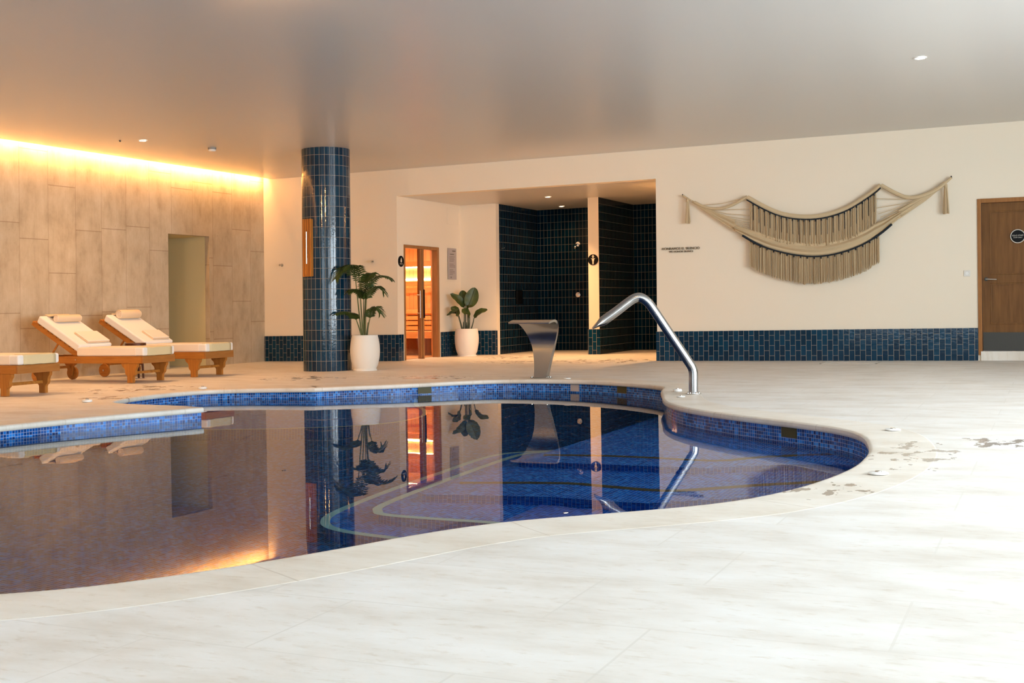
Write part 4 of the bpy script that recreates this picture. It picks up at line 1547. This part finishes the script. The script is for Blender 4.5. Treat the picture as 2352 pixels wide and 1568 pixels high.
def make_lounger(loc, label):
    t = thing('sun_lounger', label, 'sun lounger', loc, TILT, 'teak loungers by the panelled wall')
    hw_ = .305
    for s_ in (-1, 1):
        MB().box((-1.93, s_ * hw_ - (.028 if s_ > 0 else 0), .255), (-.028, s_ * hw_ + (0 if s_ > 0 else .028), .348)).build('side_rail', M['teak'], t, bevel=.003)
    MB().box((-.028, -hw_, .255), (0, hw_, .348)).build('end_board', mat_end, t, bevel=.003)
    MB().box((-1.93, -hw_ + .028, .26), (-1.905, hw_ - .028, .345)).build('head_board', mat_end, t)
    sl_ = MB()
    for k in range(12):
        sl_.box((-1.13 + k * .092, -hw_ + .03, .330), (-1.13 + k * .092 + .065, hw_ - .03, .346))
    sl_.build('seat_slats', M['teak'], t)
    # shaped front legs
    lp = [(-.366, .255), (-.366, .245), (-.350, .215), (-.318, .190), (-.306, .165), (-.306, .135), (-.296, .110), (-.278, .095), (-.274, .080), (-.274, .004), (-.180, .004), (-.180, .080), (-.172, .095), (-.150, .110), (-.138, .135), (-.138, .165), (-.128, .190), (-.108, .215), (-.104, .245), (-.104, .255)]
    for s_ in (-1, 1):
        y0 = s_ * (hw_ - .03)
        MB().extrude_profile(lp, 1, y0 - .022, y0 + .022).build('leg', M['teak_z'], t, bevel=.003)
        rp = [(-1.90, .255), (-1.885, .215), (-1.855, .19), (-1.845, .15), (-1.825, .06), (-1.80, .045), (-1.77, .06), (-1.755, .15), (-1.745, .19), (-1.70, .215), (-1.68, .255)]
        MB().extrude_profile(rp, 1, y0 - .018, y0 + .018).build('wheel_bracket', M['teak_z'], t, bevel=.003)
        wy = y0 + s_ * .022
        wo = MB().disc((-1.80, wy if s_ > 0 else wy - .035, .095), (0, 1, 0), .092, .035, 32).build('wheel', M['teak'], t, bevel=.004)
        MB().disc((-1.80, wy + .036 if s_ > 0 else wy - .045, .095), (0, 1, 0), .014, .009, 14).build('hub', M['chrome'], wo)
    MB().box((-.245, -hw_ + .05, .115), (-.210, hw_ - .05, .150)).build('stretcher', M['teak'], t, bevel=.003)
    MB().box((-1.82, -hw_ + .05, .165), (-1.78, hw_ - .05, .20)).build('stretcher', M['teak'], t, bevel=.003)
    # backrest
    an = math.atan2(.43, .764)
    bm_ = Matrix.Translation((-1.12, 0, .335)) @ Matrix.Rotation(an, 4, 'Y')
    bk_ = MB()
    for s_ in (-1, 1):
        y0 = s_ * (hw_ - .048)
        bk_.box((-.90, y0 - .014, -.02), (0, y0 + .014, .045), bm_)
    bk_.box((-.925, -hw_ + .03, -.015), (-.895, hw_ - .03, .045), bm_)
    for k in range(10):
        bk_.box((-.86 + k * .084, -hw_ + .03, .046), (-.86 + k * .084 + .058, hw_ - .03, .060), bm_)
    bk_.build('backrest_frame', M['teak'], t, bevel=.002)
    for s_ in (-1, 1):
        y0 = s_ * (hw_ - .075)
        MB().tube([tuple(bm_ @ Vector((-.42, y0, .0))), (-1.68, y0, .30)], .014, 6).build('prop', M['teak'], t)
        MB().disc((-1.13, (hw_ + .0005) * s_ if s_ > 0 else -hw_ - .006, .305), (0, 1, 0), .010, .006, 12).build('pivot_bolt', M['chrome'], t)
    # mattress: two pads
    MB().box((-1.125, -.298, .350), (.004, .298, .462)).build('seat_pad', M['white_cloth'], t, bevel=.022, seg=4)
    MB().box((-.84, -.298, .064), (-.025, .298, .170), bm_).build('back_pad', M['white_cloth'], t, bevel=.022, seg=4)
    MB().box((-1.122, -.3005, .3485), (-.11, .3005, .4645)).build('seat_sheet', M['sheet'], t, bevel=.022, seg=4)
    # terry cover over the foot end
    fc = spline([(-.16, .466), (-.08, .467), (-.02, .466), (.006, .452), (.009, .42), (.008, .352)], 4)
    rows_ = [[(x, -.225 + .465 * k / 8, z + .002 * math.sin(k * 2.1)) for k in range(9)] for x, z in fc]
    m_ = MB().grid(rows_)
    o_ = m_.build('foot_cover', M['foot'], t, smooth=True)
    sd = o_.modifiers.new('thickness', 'SOLIDIFY')
    sd.thickness = .006
    return t, bm_


mat_end = mat_wood('oiled_teak_cross_grain', (.30, .115, .022), (.40, .17, .045), axis=1)
spots = [((-10.36, 9.955), 'teak lounger with cream pad nearest the camera, cut by the left picture edge'), ((-10.577, 12.175), 'teak lounger with cream pad, backrest up, between the nearest one and the side table'),
         ((-10.573, 13.405), 'teak lounger with cream pad, backrest up, in front of the doorway')]
lounger = []
for (x, y), lab in spots:
    if not lounger:
        r, BM = make_lounger((x, y, dk(x, y)), lab)
    else:
        r = copy_tree(lounger[0])
        r.location = (x, y, dk(x, y))
        r['label'] = lab
    lounger.append(r)


def towel_roll(label, base, r, half, yc, s0, flap):
    """towel rolled up on the backrest: s0 distance up the slope, flap length going on up"""
    t = thing('rolled_towel', label, 'towel', base.location, base.rotation_euler, 'rolled towels on the loungers')
    n0 = .170 + r
    m_ = MB()
    sg = 26
    rows_ = []
    for y, q in ((-half, .93), (-half + .012, 1), (half - .012, 1), (half, .93)):
        rows_.append([tuple(BM @ Vector((-s0 + r * q * math.cos(2 * PI * k / sg), yc + y, n0 + r * q * math.sin(2 * PI * k / sg)))) for k in range(sg)])
    m_.grid(rows_, closed_u=True)
    m_.face(list(reversed(rows_[0])))
    m_.face(rows_[-1])
    m_.build('roll', M['towel'], t, smooth=True)
    for e in (-1, 1):      # spiral end
        sp_ = []
        for k in range(60):
            a_ = k / 59 * 2 * PI * 3.2
            q = r * .9 * (k / 59)
            sp_.append(tuple(BM @ Vector((-s0 + q * math.cos(a_), yc + e * (half + .001), n0 + q * math.sin(a_)))))
        MB().tube(sp_, .0045, 5).build('spiral_edge', M['sheet'], t)
    # loose end running on up and over the top of the pad
    fp = spline([(-s0 - .2 * r, n0 + r * .98), (-s0 - r, n0 + r * .62), (-s0 - flap * .55, .170 + .03), (-s0 - flap, .176)], 5)
    rows_ = [[tuple(BM @ Vector((x, yc - half + 2 * half * k / 6, z))) for k in range(7)] for x, z in fp]
    o_ = MB().grid(rows_).build('loose_end', M['towel'], t, smooth=True)
    sd = o_.modifiers.new('thickness', 'SOLIDIFY')
    sd.thickness = .010
    return t


def towel_fold(label, base, y0, y1, s0, s1):
    t = thing('folded_towel', label, 'towel', base.location, base.rotation_euler, 'folded towels on the loungers')
    MB().box((-s1, y0, .172), (-s0, y1, .190), BM).build('lower_layer', M['towel'], t, bevel=.006, seg=3)
    MB().box((-s1 + .004, y0 + .003, .191), (-s0 - .002, y1 - .004, .207), BM).build('upper_layer', M['sheet'], t, bevel=.006, seg=3)
    return t


towel_roll('beige rolled towel with long loose end on the middle lounger backrest', lounger[1], .050, .21, .03, .66, .20)
towel_roll('beige rolled towel, thick and snug, on the backrest of lounger near the doorway', lounger[2], .062, .20, .02, .72, .13)
towel_fold('flat folded beige towel at the backrest foot of the middle lounger', lounger[1], -.13, .27, .06, .33)
towel_fold('flat folded beige towel at the backrest foot of lounger near the doorway', lounger[2], -.10, .24, .07, .30)

x, y = -11.52, 12.79
t = thing('side_table', 'low round dark wooden table between two loungers', 'side table', (x, y, dk(x, y)), TILT)
MB().lathe([(.135, .455), (.140, .459), (.140, .487), (.134, .491)], (0, 0, 0), 32).build('table_top', M['dark_wood'], t, smooth=True)
MB().lathe([(.095, .425), (.095, .455)], (0, 0, 0), 24).build('apron', M['dark_wood'], t)
for k in range(4):
    a = k * PI / 2 + .4
    c_, s_ = math.cos(a), math.sin(a)
    MB().tube([(.075 * c_, .075 * s_, .44), (.10 * c_, .10 * s_, .003)], [.018, .014], 8).build('leg', M['dark_wood'], t)
MB().tube([(.085 * math.cos(.4), .085 * math.sin(.4), .2), (-.085 * math.cos(.4), -.085 * math.sin(.4), .2)], .010, 6).build('stretcher', M['dark_wood'], t)
